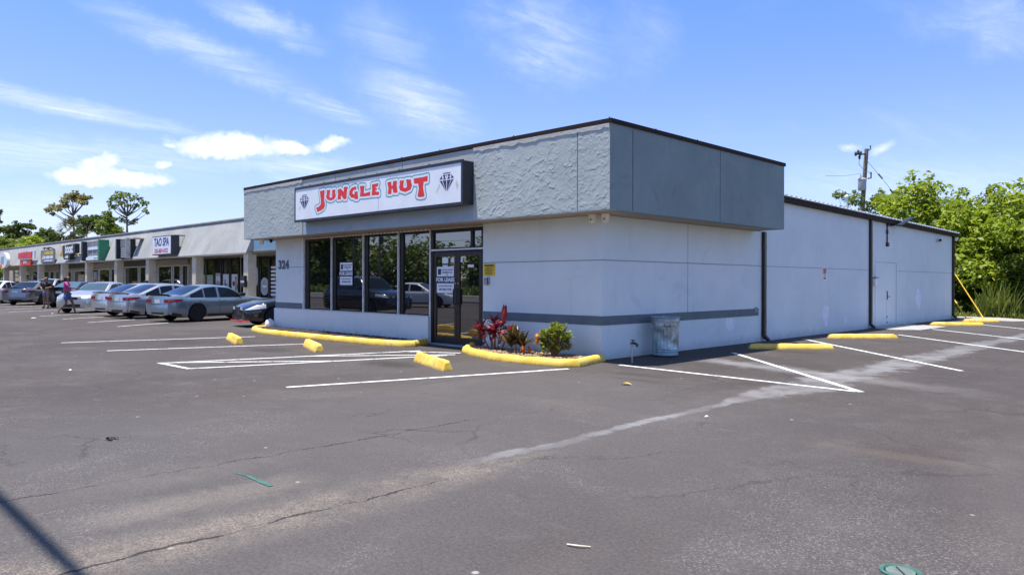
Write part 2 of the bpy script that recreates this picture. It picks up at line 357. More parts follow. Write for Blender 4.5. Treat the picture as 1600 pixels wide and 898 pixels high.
    nt.links.new(n.bump(hh,.55,.008),b.inputs['Normal']); MAT['asphalt']=m; return m
mat_asphalt()
def mat_stucco(name,c0,c1,kind):
    """kind: 'rough' heavy skip-trowel relief, 'smooth' rolled paint, 'wall' scored plaster"""
    m,nt,b,o=new_mat(name); n=N(nt); v=n.coord(); x,y,z=n.sep(v)
    big=n.noise(v,.8,6,.6,.3); c=n.mix(n.ramp(big,.3,.7),c0,c1)
    sk=n.noise(n.mapping(v,(1.6,1.6,.28)),2.2,6,.65); c=n.mix(n.math('MULTIPLY',n.ramp(sk,.56,.76),.40),c,tuple(q*.80 for q in c0))
    if kind=='rough':
        a=n.noise(n.mapping(v,(1,1,1.5),(0,0,0),(0,R(28),0)),4.6,4,.55,3.2); b2=n.noise(v,15,4,.6,2.2)
        rid=n.math('ABSOLUTE',n.math('SUBTRACT',a,.5)); rid=n.ramp(rid,.0,.085)
        h=n.math('ADD',n.math('MULTIPLY',rid,.55),n.math('ADD',n.math('MULTIPLY',a,1.4),n.math('MULTIPLY',b2,.45)))
        nt.links.new(n.bump(b2,.25,.012),b.inputs['Normal'])
        patina=n.ramp(n.noise(v,3.1,7,.72,1.5),.56,.70)
        c=n.mix(n.math('MULTIPLY',patina,.22),c,tuple(q*.68 for q in c0)); setp(b,Roughness=.85)
    elif kind=='mansard':
        a=n.noise(v,9,5,.6,1.2); sm=n.noise(n.mapping(v,(2.2,2.2,.35)),1.4,6,.7,.4)
        c=n.mix(n.math('MULTIPLY',n.ramp(sm,.55,.72),.45),c,tuple(q*.62 for q in c0))
        nt.links.new(n.bump(a,.55,.03),b.inputs['Normal']); setp(b,Roughness=.85)
    else:
        g=n.noise(v,30,5,.65); l=n.noise(v,3.0,4,.6)
        pk=n.ramp(n.noise(v,1.1,7,.72,.9),.56,.70); c=n.mix(n.math('MULTIPLY',pk,.45 if kind=='smooth' else .20),c,tuple(q*.62 for q in c0))
        rain=n.noise(n.mapping(v,(3.2,3.2,.22)),2.4,5,.7); c=n.mix(n.math('MULTIPLY',n.ramp(rain,.62,.78),.22),c,tuple(q*.70 for q in c0))
        if kind=='wall':
            # splash-back grime near the ground and a few touched-up paint patches
            gr=n.math('MULTIPLY',n.ramp(n.math('ADD',z,n.math('MULTIPLY',n.noise(v,4,5,.7),.35)),.42,.12),.40); c=n.mix(gr,c,(.20,.19,.185))
        tr_=n.noise(n.mapping(v,(1,1,1.4),(0,0,0),(R(30),0,0)),7.0,4,.6,2.4); nt.links.new(n.bump(n.math('ADD',g,n.math('ADD',n.math('MULTIPLY',l,1.2),n.math('MULTIPLY',tr_,2.2 if kind=='smooth' else .5))),.30,.014),b.inputs['Normal']); setp(b,Roughness=.72)
    b.inputs['Specular IOR Level'].default_value=.3
    nt.links.new(c,b.inputs['Base Color']); MAT[name]=m; return m
mat_stucco('rough stucco',(.385,.43,.415),(.455,.49,.47),'rough')  # paler than the side fascia: part of the sunlit look is in this colour
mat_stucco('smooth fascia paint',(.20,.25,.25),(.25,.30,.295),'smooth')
mat_stucco('sign band paint',(.33,.40,.46),(.37,.44,.50),'smooth')
mat_stucco('bare plaster',(.42,.42,.39),(.52,.51,.47),'smooth')
mat_stucco('wall paint',(.675,.735,.73),(.735,.785,.775),'wall')
mat_stucco('mansard stucco',(.29,.295,.285),(.37,.375,.36),'mansard')
mat_stucco('kiosk plaster',(.44,.41,.35),(.50,.465,.40),'smooth')
simple('stripe paint',(.125,.155,.17),.7,var=.12,scale=3,bump=.15,bscale=40)
simple('groove',(.30,.31,.33),.9)
simple('joint line',(.10,.12,.13),.9)
simple('brown trim',(.032,.021,.017),.7,var=.2,scale=2,spec=.15)
simple('tan soffit',(.36,.29,.22),.8,var=.12,scale=2,bump=.1)
simple('bronze frame',(.055,.042,.038),.38,metal=.6,var=.15)
simple('black frame',(.012,.011,.012),.35,metal=.3)
simple('white trim',(.78,.78,.80),.5)
simple('blue threshold',(.35,.42,.48),.5,metal=.5)
simple('downpipe brown',(.030,.022,.020),.35,var=.2)
simple('cream plastic',(.84,.79,.68),.45,var=.06)
simple('white plastic',(.80,.81,.82),.4,var=.05)
simple('grey plastic',(.25,.26,.28),.5)
simple('black plastic',(.015,.015,.016),.45)
simple('dark metal',(.05,.055,.06),.4,metal=.7)
simple('steel',(.45,.46,.48),.35,metal=.9,var=.15)
simple('galvanised roof',(.70,.72,.74),.4,metal=.3,var=.1)
simple('poster white',(.78,.82,.88),.5,var=.03)
simple('navy ink',(.018,.025,.085),.5)
simple('warning yellow',(.72,.50,.02),.5,var=.08)
simple('black ink',(.012,.012,.014),.5)
simple('red ink',(.80,.030,.018),.45,var=.05)
simple('teal ink',(.13,.36,.36),.5)
simple('sign white',(.84,.86,.88),.35,var=.05,scale=1.5)
simple('sign cabinet',(.022,.024,.034),.4,var=.2)
simple('diamond ink',(.040,.035,.13),.5)
simple('pale ink',(.66,.60,.48),.5)
simple('number grey',(.07,.08,.095),.5)
simple('orange label',(.60,.17,.08),.6)
simple('concrete',(.36,.34,.315),.85,var=.15,scale=3,bump=.2)
simple('grey kerb',(.36,.35,.33),.85,var=.2,scale=3,bump=.3)
simple('beige column',(.60,.53,.41),.8,var=.1,scale=2)
simple('beige wall',(.42,.38,.30),.85,var=.12,scale=1.2)
simple('white frame',(.62,.62,.60),.6)
simple('header tile',(.40,.37,.315),.8,var=.1)
simple('dark header',(.12,.115,.11),.8)
simple('grey panel',(.21,.22,.235),.7)
simple('bark',(.16,.125,.095),.95,var=.35,scale=5,bump=.8,bscale=14)
simple('pale bark',(.24,.20,.16),.95,var=.3,scale=5,bump=.8,bscale=14)
simple('wood pole',(.20,.16,.13),.9,var=.3,scale=6,bump=.5,bscale=25)
simple('transformer grey',(.46,.46,.46),.5,dirt=((.20,.12,.08),.7),scale=2)
simple('guard yellow',(.75,.48,.02),.5)
simple('cordyline stem',(.22,.13,.10),.9,var=.3,scale=20)
simple('mulch',(.14,.085,.055),1.0,var=.5,scale=30,bump=1.0,bscale=60)
simple('pebble',(.36,.255,.15),.9,var=.35,scale=40)
simple('dark gravel',(.075,.055,.048),.95,var=.5,scale=40)
simple('leaf litter',(.60,.45,.10),.7); simple('straw',(.62,.52,.38),.8); simple('bag white',(.82,.82,.82),.5)
simple('bone white',(.70,.67,.62),.7); simple('teal paint',(.04,.13,.105),.7,var=.25,scale=30)
simple('skin',(.30,.155,.095),.55,var=.08); simple('skin dark',(.17,.085,.05),.55,var=.08)
simple('hair',(.012,.010,.009),.6); simple('pink cloth',(.56,.07,.30),.8,var=.2,scale=14); simple('denim',(.05,.11,.30),.85,var=.15,scale=14); simple('black cloth',(.014,.014,.017),.85)
simple('shoe',(.03,.03,.032),.6); simple('grey cloth',(.20,.20,.24),.85,var=.2,scale=14)
simple('tyre',(.012,.012,.012),.8); simple('rim dark',(.055,.055,.06),.25,metal=.8); simple('rim silver',(.42,.43,.45),.3,metal=.85)
simple('car trim',(.008,.008,.009),.35); simple('red lamp',(.32,.008,.010),.12,var=.1); simple('clear lamp',(.62,.65,.68),.08,var=.12,scale=14); simple('amber lamp',(.65,.30,.05),.15)
simple('plate',(.60,.66,.62),.4); simple('chrome',(.75,.76,.78),.12,metal=1.0)
def mat_glass(name,tint,ior=1.75,rough=.015,bump=.0):
    m,nt,b,o=new_mat(name); n=N(nt); v=n.coord()
    c=n.mix(n.ramp(n.noise(v,.7,3,.5),.3,.7),tint,tuple(q*1.5 for q in tint)); nt.links.new(c,b.inputs['Base Color'])
    setp(b,Roughness=rough,IOR=ior)
    if bump: nt.links.new(n.bump(n.noise(v,.9,1,.4),bump,.05),b.inputs['Normal'])
    MAT[name]=m; return m
mat_glass('tinted glass',(.008,.0075,.008),2.7,.012,.012); mat_glass('mall glass',(.012,.011,.011),1.6,.02); mat_glass('car glass',(.006,.008,.010),1.45,.02)
mat_glass('pale car glass',(.05,.085,.11),1.6,.02)
def mat_carpaint(name,col,metal=.6,rough=.26):
    m,nt,b,o=new_mat(name); n=N(nt); v=n.objco()
    fl=n.voronoi(v,900,'F1',1); c=n.mix(n.math('MULTIPLY',n.sep(fl)[0],.25),tuple(q*.92 for q in col),tuple(min(1,q*1.12) for q in col))
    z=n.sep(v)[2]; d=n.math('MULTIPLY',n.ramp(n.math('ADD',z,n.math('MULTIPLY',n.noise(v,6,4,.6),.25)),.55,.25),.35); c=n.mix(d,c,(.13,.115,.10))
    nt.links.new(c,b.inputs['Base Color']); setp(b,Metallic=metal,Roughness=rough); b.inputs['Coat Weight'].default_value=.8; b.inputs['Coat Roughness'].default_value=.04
    MAT[name]=m; return m
mat_carpaint('blue grey paint',(.215,.28,.345),.45); mat_carpaint('silver paint',(.44,.455,.48)); mat_carpaint('bright silver paint',(.56,.575,.60)); mat_carpaint('steel grey paint',(.23,.245,.275))
mat_carpaint('champagne paint',(.60,.585,.55)); mat_carpaint('black paint',(.010,.011,.014),.1,.2); mat_carpaint('white paint',(.74,.75,.77),0,.3); mat_carpaint('dark blue paint',(.012,.016,.026),.1,.2)
def mat_worn_yellow():
    m,nt,b,o=new_mat('worn yellow paint'); n=N(nt); v=n.coord(); z=n.sep(v)[2]
    c=n.mix(n.ramp(n.noise(v,2.6,5,.6),.3,.7),(.72,.46,.045),(.80,.57,.11))
    c=n.mix(n.math('MULTIPLY',n.ramp(n.noise(v,9,6,.7,.6),.60,.72),.55),c,(.72,.62,.30))
    ch=n.ramp(n.noise(v,7.5,7,.75,.5),.585,.615); c=n.mix(n.math('MULTIPLY',ch,.85),c,(.40,.36,.31)); sc_=n.ramp(n.noise(n.mapping(v,(1,1,.3)),5.5,7,.75,.9),.60,.70); c=n.mix(n.math('MULTIPLY',sc_,.60),c,(.16,.11,.05))
    lo=n.ramp(n.math('ADD',z,n.math('MULTIPLY',n.noise(v,11,5,.7),.09)),.10,.04); c=n.mix(n.math('MULTIPLY',lo,.75),c,(.16,.11,.06))
    nt.links.new(c,b.inputs['Base Color']); setp(b,Roughness=.75); nt.links.new(n.bump(n.noise(v,45,5,.65),.35,.012),b.inputs['Normal']); MAT['worn yellow paint']=m
mat_worn_yellow()
def mat_line():
    m,nt,b,o=new_mat('road paint'); n=N(nt); v=n.coord()
    c=n.mix(n.ramp(n.noise(v,24,4,.7),.42,.66),(.80,.80,.79),(.66,.65,.64))
    wr=n.ramp(n.math('ADD',n.noise(v,4.0,6,.75),n.math('MULTIPLY',n.noise(v,60,2,.6),.22)),.66,.76); c=n.mix(wr,c,(.12,.105,.10)); c=n.mix(n.math('MULTIPLY',n.ramp(n.noise(v,75,3,.7),.52,.60),.40),c,(.20,.185,.18))
    nt.links.new(c,b.inputs['Base Color']); setp(b,Roughness=.8); MAT['road paint']=m
mat_line()
def mat_can():
    m,nt,b,o=new_mat('peeling galvanised steel'); n=N(nt); v=n.objco(); x,y,z=n.sep(v)
    c=n.mix(n.ramp(n.noise(v,5,6,.65),.3,.7),(.24,.29,.28),(.46,.49,.48))
    pe=n.ramp(n.math('ADD',n.noise(v,3.6,7,.7,.8),n.math('MULTIPLY',z,-.20)),.44,.48); c=n.mix(pe,c,(.40,.56,.60))
    wh=n.ramp(n.noise(n.mapping(v,(1,1,1),(4,2,1)),4.2,6,.7,.6),.56,.62); c=n.mix(n.math('MULTIPLY',wh,.8),c,(.62,.66,.66))
    ru=n.ramp(n.noise(v,8,6,.7),.62,.70); c=n.mix(n.math('MULTIPLY',ru,.7),c,(.11,.085,.065))
    nt.links.new(c,b.inputs['Base Color']); setp(b,Metallic=.45,Roughness=.42)
    nt.links.new(n.bump(n.noise(v,7,4,.6),.35,.015),b.inputs['Normal']); MAT['can']=m
mat_can()
def mat_leaf(name,c0,c1,c2,trans=.35,rough=.5):
    m,nt,b,o=new_mat(name); n=N(nt); i=n.island(); v=n.coord()
    c=n.mix(n.ramp(i,.0,.6),c0,c1); c=n.mix(n.ramp(i,.80,1.0),c,c2)
    c=n.mix(n.math('MULTIPLY',n.ramp(n.noise(v,.55,3,.6),.4,.7),.45),c,c1)
    nt.links.new(c,b.inputs['Base Color']); setp(b,Roughness=rough); b.inputs['Specular IOR Level'].default_value=.35
    t=nt.nodes.new('ShaderNodeBsdfTranslucent'); nt.links.new(c,t.inputs[0]); mixn=nt.nodes.new('ShaderNodeMixShader'); mixn.inputs[0].default_value=trans
    nt.links.new(b.outputs[0],mixn.inputs[1]); nt.links.new(t.outputs[0],mixn.inputs[2]); nt.links.new(mixn.outputs[0],o.inputs[0]); MAT[name]=m
mat_leaf('bright leaves',(.135,.205,.016),(.29,.37,.028),(.52,.54,.08),.48); mat_leaf('mid leaves',(.095,.15,.022),(.19,.25,.035),(.33,.37,.075),.45); mat_leaf('deep leaves',(.05,.085,.018),(.095,.14,.028),(.18,.22,.05),.35)
mat_leaf('olive leaves',(.18,.185,.055),(.32,.29,.10),(.44,.35,.15),.45); mat_leaf('palm leaves',(.08,.085,.03),(.18,.17,.06),(.30,.25,.11),.25)
mat_leaf('tall grass blades',(.10,.14,.02),(.24,.28,.05),(.42,.40,.14),.35); mat_leaf('street leaves',(.06,.11,.018),(.13,.19,.03),(.22,.26,.045),.35)
mat_leaf('red leaves',(.16,.018,.022),(.36,.035,.05),(.66,.34,.36),.3,.35); mat_leaf('bronze leaves',(.050,.036,.018),(.11,.080,.026),(.26,.17,.035),.2,.35)
mat_leaf('croton leaves',(.075,.10,.014),(.22,.27,.03),(.60,.58,.10),.28,.3); mat_leaf('orange leaves',(.55,.20,.02),(.70,.30,.03),(.62,.10,.02),.25,.4); mat_leaf('orange tips',(.22,.06,.02),(.40,.11,.03),(.50,.2,.04),.25,.4)
def mat_ground():
    m,nt,b,o=new_mat('rough ground'); n=N(nt); v=n.coord()
    c=n.mix(n.ramp(n.noise(v,.25,6,.6),.35,.65),(.06,.085,.02),(.11,.115,.045)); c=n.mix(n.ramp(n.noise(v,3,6,.7),.60,.80),c,(.22,.19,.12))
    nt.links.new(c,b.inputs['Base Color']); setp(b,Roughness=.95); nt.links.new(n.bump(n.noise(v,12,5,.7),.8,.05),b.inputs['Normal']); MAT['ground']=m
mat_ground()
simple('road',(.10,.085,.075),.9,var=.15,scale=1.5,bump=.3)
simple('cement ribbed',(.40,.40,.38),.85)

simple('shaded band blue',(.17,.29,.38),.7,var=.1,scale=2)  # the band's shade is put into this darker blue
# ------------------------------------------------------------------ ground
g=MB(); g.quad((-900,-900,-.06),(900,-900,-.06),(900,900,-.06),(-900,900,-.06)); struct('ground',g,MAT['ground'])
LOT=[(-120,-23),(60,-23),(60,25.9),(2.6,26.0),(-.3,24.9),(-.3,4.0),(-120,4.0)]
g=MB(); g.prism([(-120,-23),(60,-23),(60,25.9),(-.3,25.9),(-.3,4.3),(-120,4.3)],-.05,0.0); struct('parking_lot',g,MAT['asphalt'])
g=MB(); g.box(-300,300,-37,-26,-.05,-.02); struct('road',g,MAT['road'])
g=MB(); g.box(-300,300,-23.2,-23.0,-.05,.12); struct('kerb',g,MAT['grey kerb'])
g=MB(); g.box(-300,300,-40.5,-38.5,-.05,.0); struct('pavement',g,MAT['concrete'])
def strip(p,q,w,z=.005,bits=1):
    p=Vector((*p,0)); q=Vector((*q,0)); t=(q-p).normalized(); s=Vector((-t.y,t.x,0))*w/2
    return [(*(p+s).xy,z),(*(p-s).xy,z),(*(q-s).xy,z),(*(q+s).xy,z)]
ml=MB(); lw=.10
front=[((-11.45,-6.3),(-10.2,-2.0)),((-8.49,-6.17),(-7.1,-1.95)),((-5.22,-6.27),(-3.9,-1.32)),((-4.02,-6.2),(-2.75,-1.55)),((-.83,-6.13),(.35,-2.08))]
for a,b in front: ml.quad(*strip(a,b,lw,.004))
ml.quad(*strip((-5.28,-6.25),(-3.98,-6.22),lw,.0052)); ml.quad(*strip((.33,-2.12),(.50,-1.56),lw,.0052))
ml.quad(*strip((-5.10,-6.0),(-3.35,-3.75),lw,.0060)); ml.quad(*strip((-4.45,-3.6),(-2.72,-1.35),lw,.0060)); ml.quad(*strip((-4.05,-1.7),(-2.9,-1.05),lw,.0064))
side=[((.74,-.42),(4.98,-.72)),((1.02,3.22),(5.05,-.72)),((.49,8.06),(5.35,3.06)),((1.65,11.74),(6.4,7.0)),((1.5,15.43),(6.6,10.3)),((2.06,19.49),(6.9,14.0))]
for i,(a,b) in enumerate(side): ml.quad(*strip(a,b,lw,.004+.0006*i))
for i,bx in enumerate([-17.2,-20.4,-23.6,-26.9,-32.6,-36.0,-39.8,-45.2,-48.6,-52]):
    ml.quad(*strip((bx-.2,-3.2),(bx-3.4,2.3),.10,.004))
struct('parking_line_markings',ml,MAT['road paint'])
# spray-paint survey tick
pm=MB(); pts=[on_ground(370,739),on_ground(388,744),on_ground(405,752),on_ground(424,759.5)]
for i in range(3): pm.quad(*strip(pts[i],pts[i+1],(.018,.028,.038)[i],.004+.0005*i))
struct('spray_paint_marking',pm,MAT['teal paint'])

# ------------------------------------------------------------------ the shop
SB=thing('shop_building','grey painted corner shop with a deep stucco fascia and long rear wing','building',(0,0,0))
HS=2.79; HT=4.40; OX=.79; OY=-.78; D1=6.17; WL=-12.89; FL=-13.45
YM=6.57; YE=23.95
zr=lambda y: 3.66+(y-6.57)*(-.012)          # eave of the rear wing falls slightly
wp=MAT['wall paint']
b=MB()
b.box(-3.34,0,0,.2,0,HS); b.box(WL,-11.22,0,.2,.66,HS); b.box(WL,WL+.2,.2,YM,0,HS)   # front piers, left return
b.box(-11.22,-3.34,0.05,.2,2.74,HS)
objs('front_wall',b,wp,SB)
b=MB(); b.box(-.2,0,.2,YM,0,HS); obj('side_wall',b,wp,SB)
b=MB(); b.box(WL,-5.22,-.06,.14,0,.66); obj('knee_wall',b,wp,SB,bevel=.012)
b=MB(); b.prism_x([(YM,0),(YE,0),(YE,zr(YE)),(YM,zr(YM))],-.2,-.004); b.box(WL,-.2,YE-.2,YE,0,3.4); b.box(WL,WL+.2,YM,YE-.2,0,3.4); objs('rear_wing_wall',b,wp,SB)
# scored joints and painted stripe
b=MB()
b.box(-3.34,.006,-.006,-.001,1.915,1.932); b.box(.001,.007,-.006,YM,1.915,1.932)
b.box(WL,-11.22,-.006,-.001,1.915,1.932)
b.box(.001,.0045,3.08,3.092,.84,HS); objs('wall_joint',b,MAT['groove'],SB)
b=MB(); b.box(-3.35,.012,-.012,-.0005,.665,.842); b.box(.0005,.012,-.0005,YM-.14,.665,.842); b.box(WL-.006,-11.25,-.012,-.0005,.67,.842); objs('wall_stripe',b,MAT['stripe paint'],SB)
b=MB(); b.box(-.003,.001,YM+.3,14.05,1.912,1.926); b.box(-.003,.001,16.95,YE-.1,1.912,1.926); objs('wall_joint',b,MAT['groove'],SB)
# interior darkness: floor, back wall so the tinted panes have a room behind them
b=MB(); b.box(WL+.2,-.2,YM-.1,YM,0,HS); obj('partition',b,MAT['grey panel'],SB)
# fascia
b=MB(); b.box(FL,-9.87,OY,OY+.25,HS,4.31); b.box(-2.80,OX-.012,OY,OY+.25,HS,4.31); objs('front_fascia_core',b,MAT['rough stucco'],SB)
from mathutils import noise as mn
def relief(x0,x1,z0,z1,step=.0115):
    '''skip-trowelled plaster: hundreds of short smears, each with a sharp lip and a feathered tail'''
    nx=int((x1-x0)/step); nzz=int((z1-z0)/step); X=np.linspace(x0,x1,nx+1); Z=np.linspace(z0,z1,nzz+1); H=np.zeros((nx+1,nzz+1))
    for k in range(int((x1-x0)*(z1-z0)*520)):
        cx_,cz_=random.uniform(x0,x1),random.uniform(z0,z1); big=random.random()**2.2
        L=.03+.11*big; amp=(.0022+.0050*big)*random.uniform(.5,1); th=random.choice((.5,.7,-.35,2.4,.2,.9))+random.gauss(0,.45)
        if mn.noise(Vector((cx_*1.3,cz_*1.3,4.0)))<-.28: amp*=.35
        cv=random.gauss(0,3.5); c,s_=math.cos(th),math.sin(th); rr=L*1.3+.05
        i0,i1=np.searchsorted(X,(cx_-rr,cx_+rr)); j0,j1=np.searchsorted(Z,(cz_-rr,cz_+rr))
        if i1-i0<2 or j1-j0<2: continue
        dx=X[i0:i1,None]-cx_; dz=Z[None,j0:j1]-cz_; u=dx*c+dz*s_; v=-dx*s_+dz*c-cv*u*u+.010*np.sin(u*60+k)
        w_=np.clip(1-(u/L)**2,0,1); p=np.where(v>0,np.exp(-v/(.016+.03*big)),np.exp(v/.0045))
        H[i0:i1,j0:j1]=np.maximum(H[i0:i1,j0:j1],amp*w_*p) if k%3 else H[i0:i1,j0:j1]+.6*amp*w_*p
    H+=.0007*np.array([[mn.noise(Vector((x*24,z*24,1.0))) for z in Z] for x in X])
    P=[]
    for i,x in enumerate(X): P.append([(x,OY-.004-H[i,j]*min(1,max(0,min(x-x0,x1-x,z-z0,z1-z))/.02),z) for j,z in enumerate(Z)])
    b=MB(); b.grid(P); return b
for x0,x1 in ((FL+.002,-9.872),(-2.798,.035),(.055,OX-.002)): obj('front_fascia',relief(x0,x1,HS+.002,4.308),MAT['rough stucco'],SB,smooth=180)
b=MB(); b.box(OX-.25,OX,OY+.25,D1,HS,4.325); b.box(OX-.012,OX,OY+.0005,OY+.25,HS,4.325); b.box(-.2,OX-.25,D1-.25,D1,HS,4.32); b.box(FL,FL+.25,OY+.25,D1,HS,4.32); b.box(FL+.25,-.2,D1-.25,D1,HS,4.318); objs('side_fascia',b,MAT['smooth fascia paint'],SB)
b=MB(); b.box(-9.87,-2.80,OY+.012,OY+.25,HS,3.45); obj('sign_band',b,MAT['sign band paint'],SB)
b=MB(); b.box(-9.87,-2.80,OY+.008,OY+.25,3.45,4.31); obj('upper_band',b,MAT['bare plaster'],SB)
b=MB()
# ragged plaster edge under the cap on the textured panels
for x0,x1 in ((FL,-9.87),(-2.80,OX-.012)):
    x=x0; P=[]
    while x<x1: P.append((x,4.235+random.uniform(-.028,.028))); x+=random.uniform(.05,.16)
    P.append((x1,4.23)); poly=P+[(x1,4.318),(x0,4.318)]; b.prism_y(poly,OY-.017,OY-.0165)
objs('plaster_edge',b,MAT['bare plaster'],SB)
b=MB()
b.box(.037,.053,OY-.0035,OY-.0004,HS+.01,4.30)
for x in (-5.3,-8.2,-6.8): b.box(x-.004,x+.004,OY+.004,OY+.0079,3.46,4.29)
for y in (-.10,3.08): b.box(OX+.0004,OX+.005,y-.007,y+.007,HS+.01,4.30)
objs('fascia_joint',b,MAT['joint line'],SB)
b=MB(); b.box(FL-.02,OX+.03,OY-.013,OY+.27,4.325,4.405); b.box(OX-.25,OX+.03,OY+.27,D1+.03,4.325,4.405); b.box(FL-.03,FL+.25,OY+.27,D1+.03,4.325,4.405); b.box(FL+.25,OX-.25,D1-.25,D1+.03,4.325,4.405)
for x in (-12.7,-9.3,-5.3,-3.9,-1.6,.78): b.box(x-.012,x+.012,OY-.018,OY-.0132,4.33,4.425)
for y in (.6,2.1): b.box(OX+.0302,OX+.036,y-.012,y+.012,4.33,4.42)
obj('roof_cap',b,MAT['brown trim'],SB,bevel=.006)
b=MB(); b.box(FL+.25,OX-.25,OY+.27,D1-.25,4.10,4.16); b.prism_x([(YM,3.60),(YE-.2,3.35),(YE-.2,3.40),(YM,3.65)],WL,-.25); objs('roof',b,MAT['galvanised roof'],SB)
b=MB(); b.box(FL+.02,OX-.02,OY+.02,-.002,HS+.004,HS+.05); b.box(.002,OX-.02,-.002,D1-.02,HS+.004,HS+.05); b.box(FL+.02,WL-.002,-.002,D1-.02,HS+.004,HS+.05)
b.box(-11.22,-3.34,-.002,.05,2.76,HS+.003); objs('soffit',b,MAT['tan soffit'],SB)
m_,nt_,b_,o_=new_mat('vent strip'); q_=N(nt_); fx_=q_.math('FRACT',q_.math('MULTIPLY',q_.sep(q_.coord())[0],6.0)); nt_.links.new(q_.mix(q_.math('GREATER_THAN',fx_,.4),(.22,.17,.13),(.82,.80,.76)),b_.inputs['Base Color']); MAT['vent strip']=m_
b=MB(); b.box(-11.0,-5.3,-.010,-.0025,2.748,2.766); obj('soffit_vent',b,MAT['vent strip'],SB)
# rear wing eave: dark barge board, ribbed sheet edge
b=MB(); b.prism_x([(D1+.03,zr(D1)-.01),(YE+.25,zr(YE+.25)-.01),(YE+.25,zr(YE+.25)+.13),(D1+.03,zr(D1)+.13)],-.05,.14); b.prism_x([(YE+.10,zr(YE)-.01),(YE+.25,zr(YE+.25)-.01),(YE+.25,zr(YE)+.13),(YE+.10,zr(YE)+.13)],WL,-.05); obj('eave_trim',b,MAT['brown trim'],SB)
b=MB(); y=D1+.05
while y<YE+.25:
    z=zr(y)+.132; b.box(-.6,.19,y,y+.15,z,z+.012); b.box(-.6,.19,y+.15,y+.27,z,z+.045); y+=.30
obj('roof_sheet_edge',b,MAT['galvanised roof'],SB)
# downpipes
def downpipe(y,ztop,shoe=1):
    b=MB(); b.box(.004,.085,y-.055,y+.055,.16,ztop)
    b.prism_y([(.004,.16),(.085,.16),(.19,.06),(.17,.02),(.06,.06)],y-.055,y+.055)
    for z in (.5,1.5,2.4): b.box(.0842,.0862,y-.075,y+.075,z,z+.03)
    obj('downpipe',b,MAT['downpipe brown'],SB,bevel=.006)
downpipe(6.66,HS+.0); downpipe(14.22,zr(14.2)-.012); downpipe(23.82,zr(23.8)-.012)
# windows: four tall panes
gl=MAT['tinted glass']
xs=[-11.20,-9.69,-8.10,-6.53,-5.245]
for i in range(4):
    a,c=xs[i],xs[i+1]; fr=MB()
    fr.box(a,a+.20 if i==0 else a+.17,.06,.13,.67,2.74); fr.box(c-.02,c,.06,.13,.67,2.74); fr.box(a+.2,c-.02,.062,.128,2.68,2.74); fr.box(a+.2,c-.02,.062,.128,.67,.70)
    wdw=obj('window',fr,MAT['black frame'],SB)
    p=MB(); p.box(a+.1,c-.01,.09,.10,.68,2.72); obj('pane',p,gl,wdw)
    t=MB(); t.box(c-.0195,c+.012,.015,.0595,.665,2.74); obj('mullion',t,MAT['white trim'],wdw)
t=MB(); t.box(-11.235,-11.20,.005,.06,.665,2.76); obj('window_jamb',t,MAT['white trim'],SB)
t=MB(); t.box(-11.22,-5.24,-.075,.06,.6602,.672); obj('window_sill',t,MAT['wall paint'],SB)
# entrance
fr=MB(); fr.box(-5.215,-5.13,.03,.13,0.03,2.735); fr.box(-3.43,-3.345,.03,.13,.03,2.735); fr.box(-5.13,-3.43,.032,.128,2.66,2.735); fr.box(-5.13,-3.43,.034,.126,2.20,2.30); fr.box(-3.80,-3.72,.036,.124,2.30,2.66)
en=obj('entrance_frame',fr,MAT['black frame'],SB)
p=MB(); p.box(-5.13,-3.43,.07,.08,2.30,2.66); obj('transom_pane',p,gl,en)
t=MB(); t.box(-5.24,-3.335,.01,.0298,2.235,2.268); t.box(-5.2445,-5.217,.005,.06,.05,2.74); obj('white_bead',t,MAT['white trim'],en)
t=MB(); t.box(-5.2,-3.345,-.10,.13,0,.035); obj('threshold',t,MAT['blue threshold'],SB)
for s,(a,c) in enumerate(((-5.125,-4.285),(-4.275,-3.435))):
    d=MB(); d.box(a,a+.09,.045,.10,.045,2.195); d.box(c-.09,c,.045,.10,.045,2.195); d.box(a+.09,c-.09,.047,.098,2.09,2.195); d.box(a+.09,c-.09,.047,.098,.045,.20)
    dd=obj('entrance_door',d,MAT['bronze frame'],SB,bevel=.004)
    p=MB(); p.box(a+.09,c-.09,.068,.076,.20,2.09); obj('door_pane',p,gl,dd)
    hx=c-.045 if s==0 else a+.045
    h=MB(); h.tube([(hx,.045,.98),(hx,-.02,.98),(hx,-.02,1.32),(hx,.045,1.32)],.014,8); h.box(hx-.05,hx+.05,.0405,.0445,.90,1.34); obj('handle',h,MAT['black plastic'],dd)
    lk=MB(); lk.lathe([(.02,0),(.02,.012)],12,(hx,.033,1.46),'y'); obj('lock',lk,MAT['steel'],dd)
    st=MB()
    if s==0: st.box(-4.83,-4.62,.060,.0665,1.93,2.07); st.box(-4.82,-4.63,.060,.0665,1.84,1.89); st.box(-4.50,-4.40,.060,.0665,1.95,2.06)
    else: st.box(-4.165,-4.10,.060,.0665,1.95,2.06); st.box(-3.92,-3.72,.060,.0665,1.83,1.89)
    objs('sticker',st,MAT['poster white'],dd)
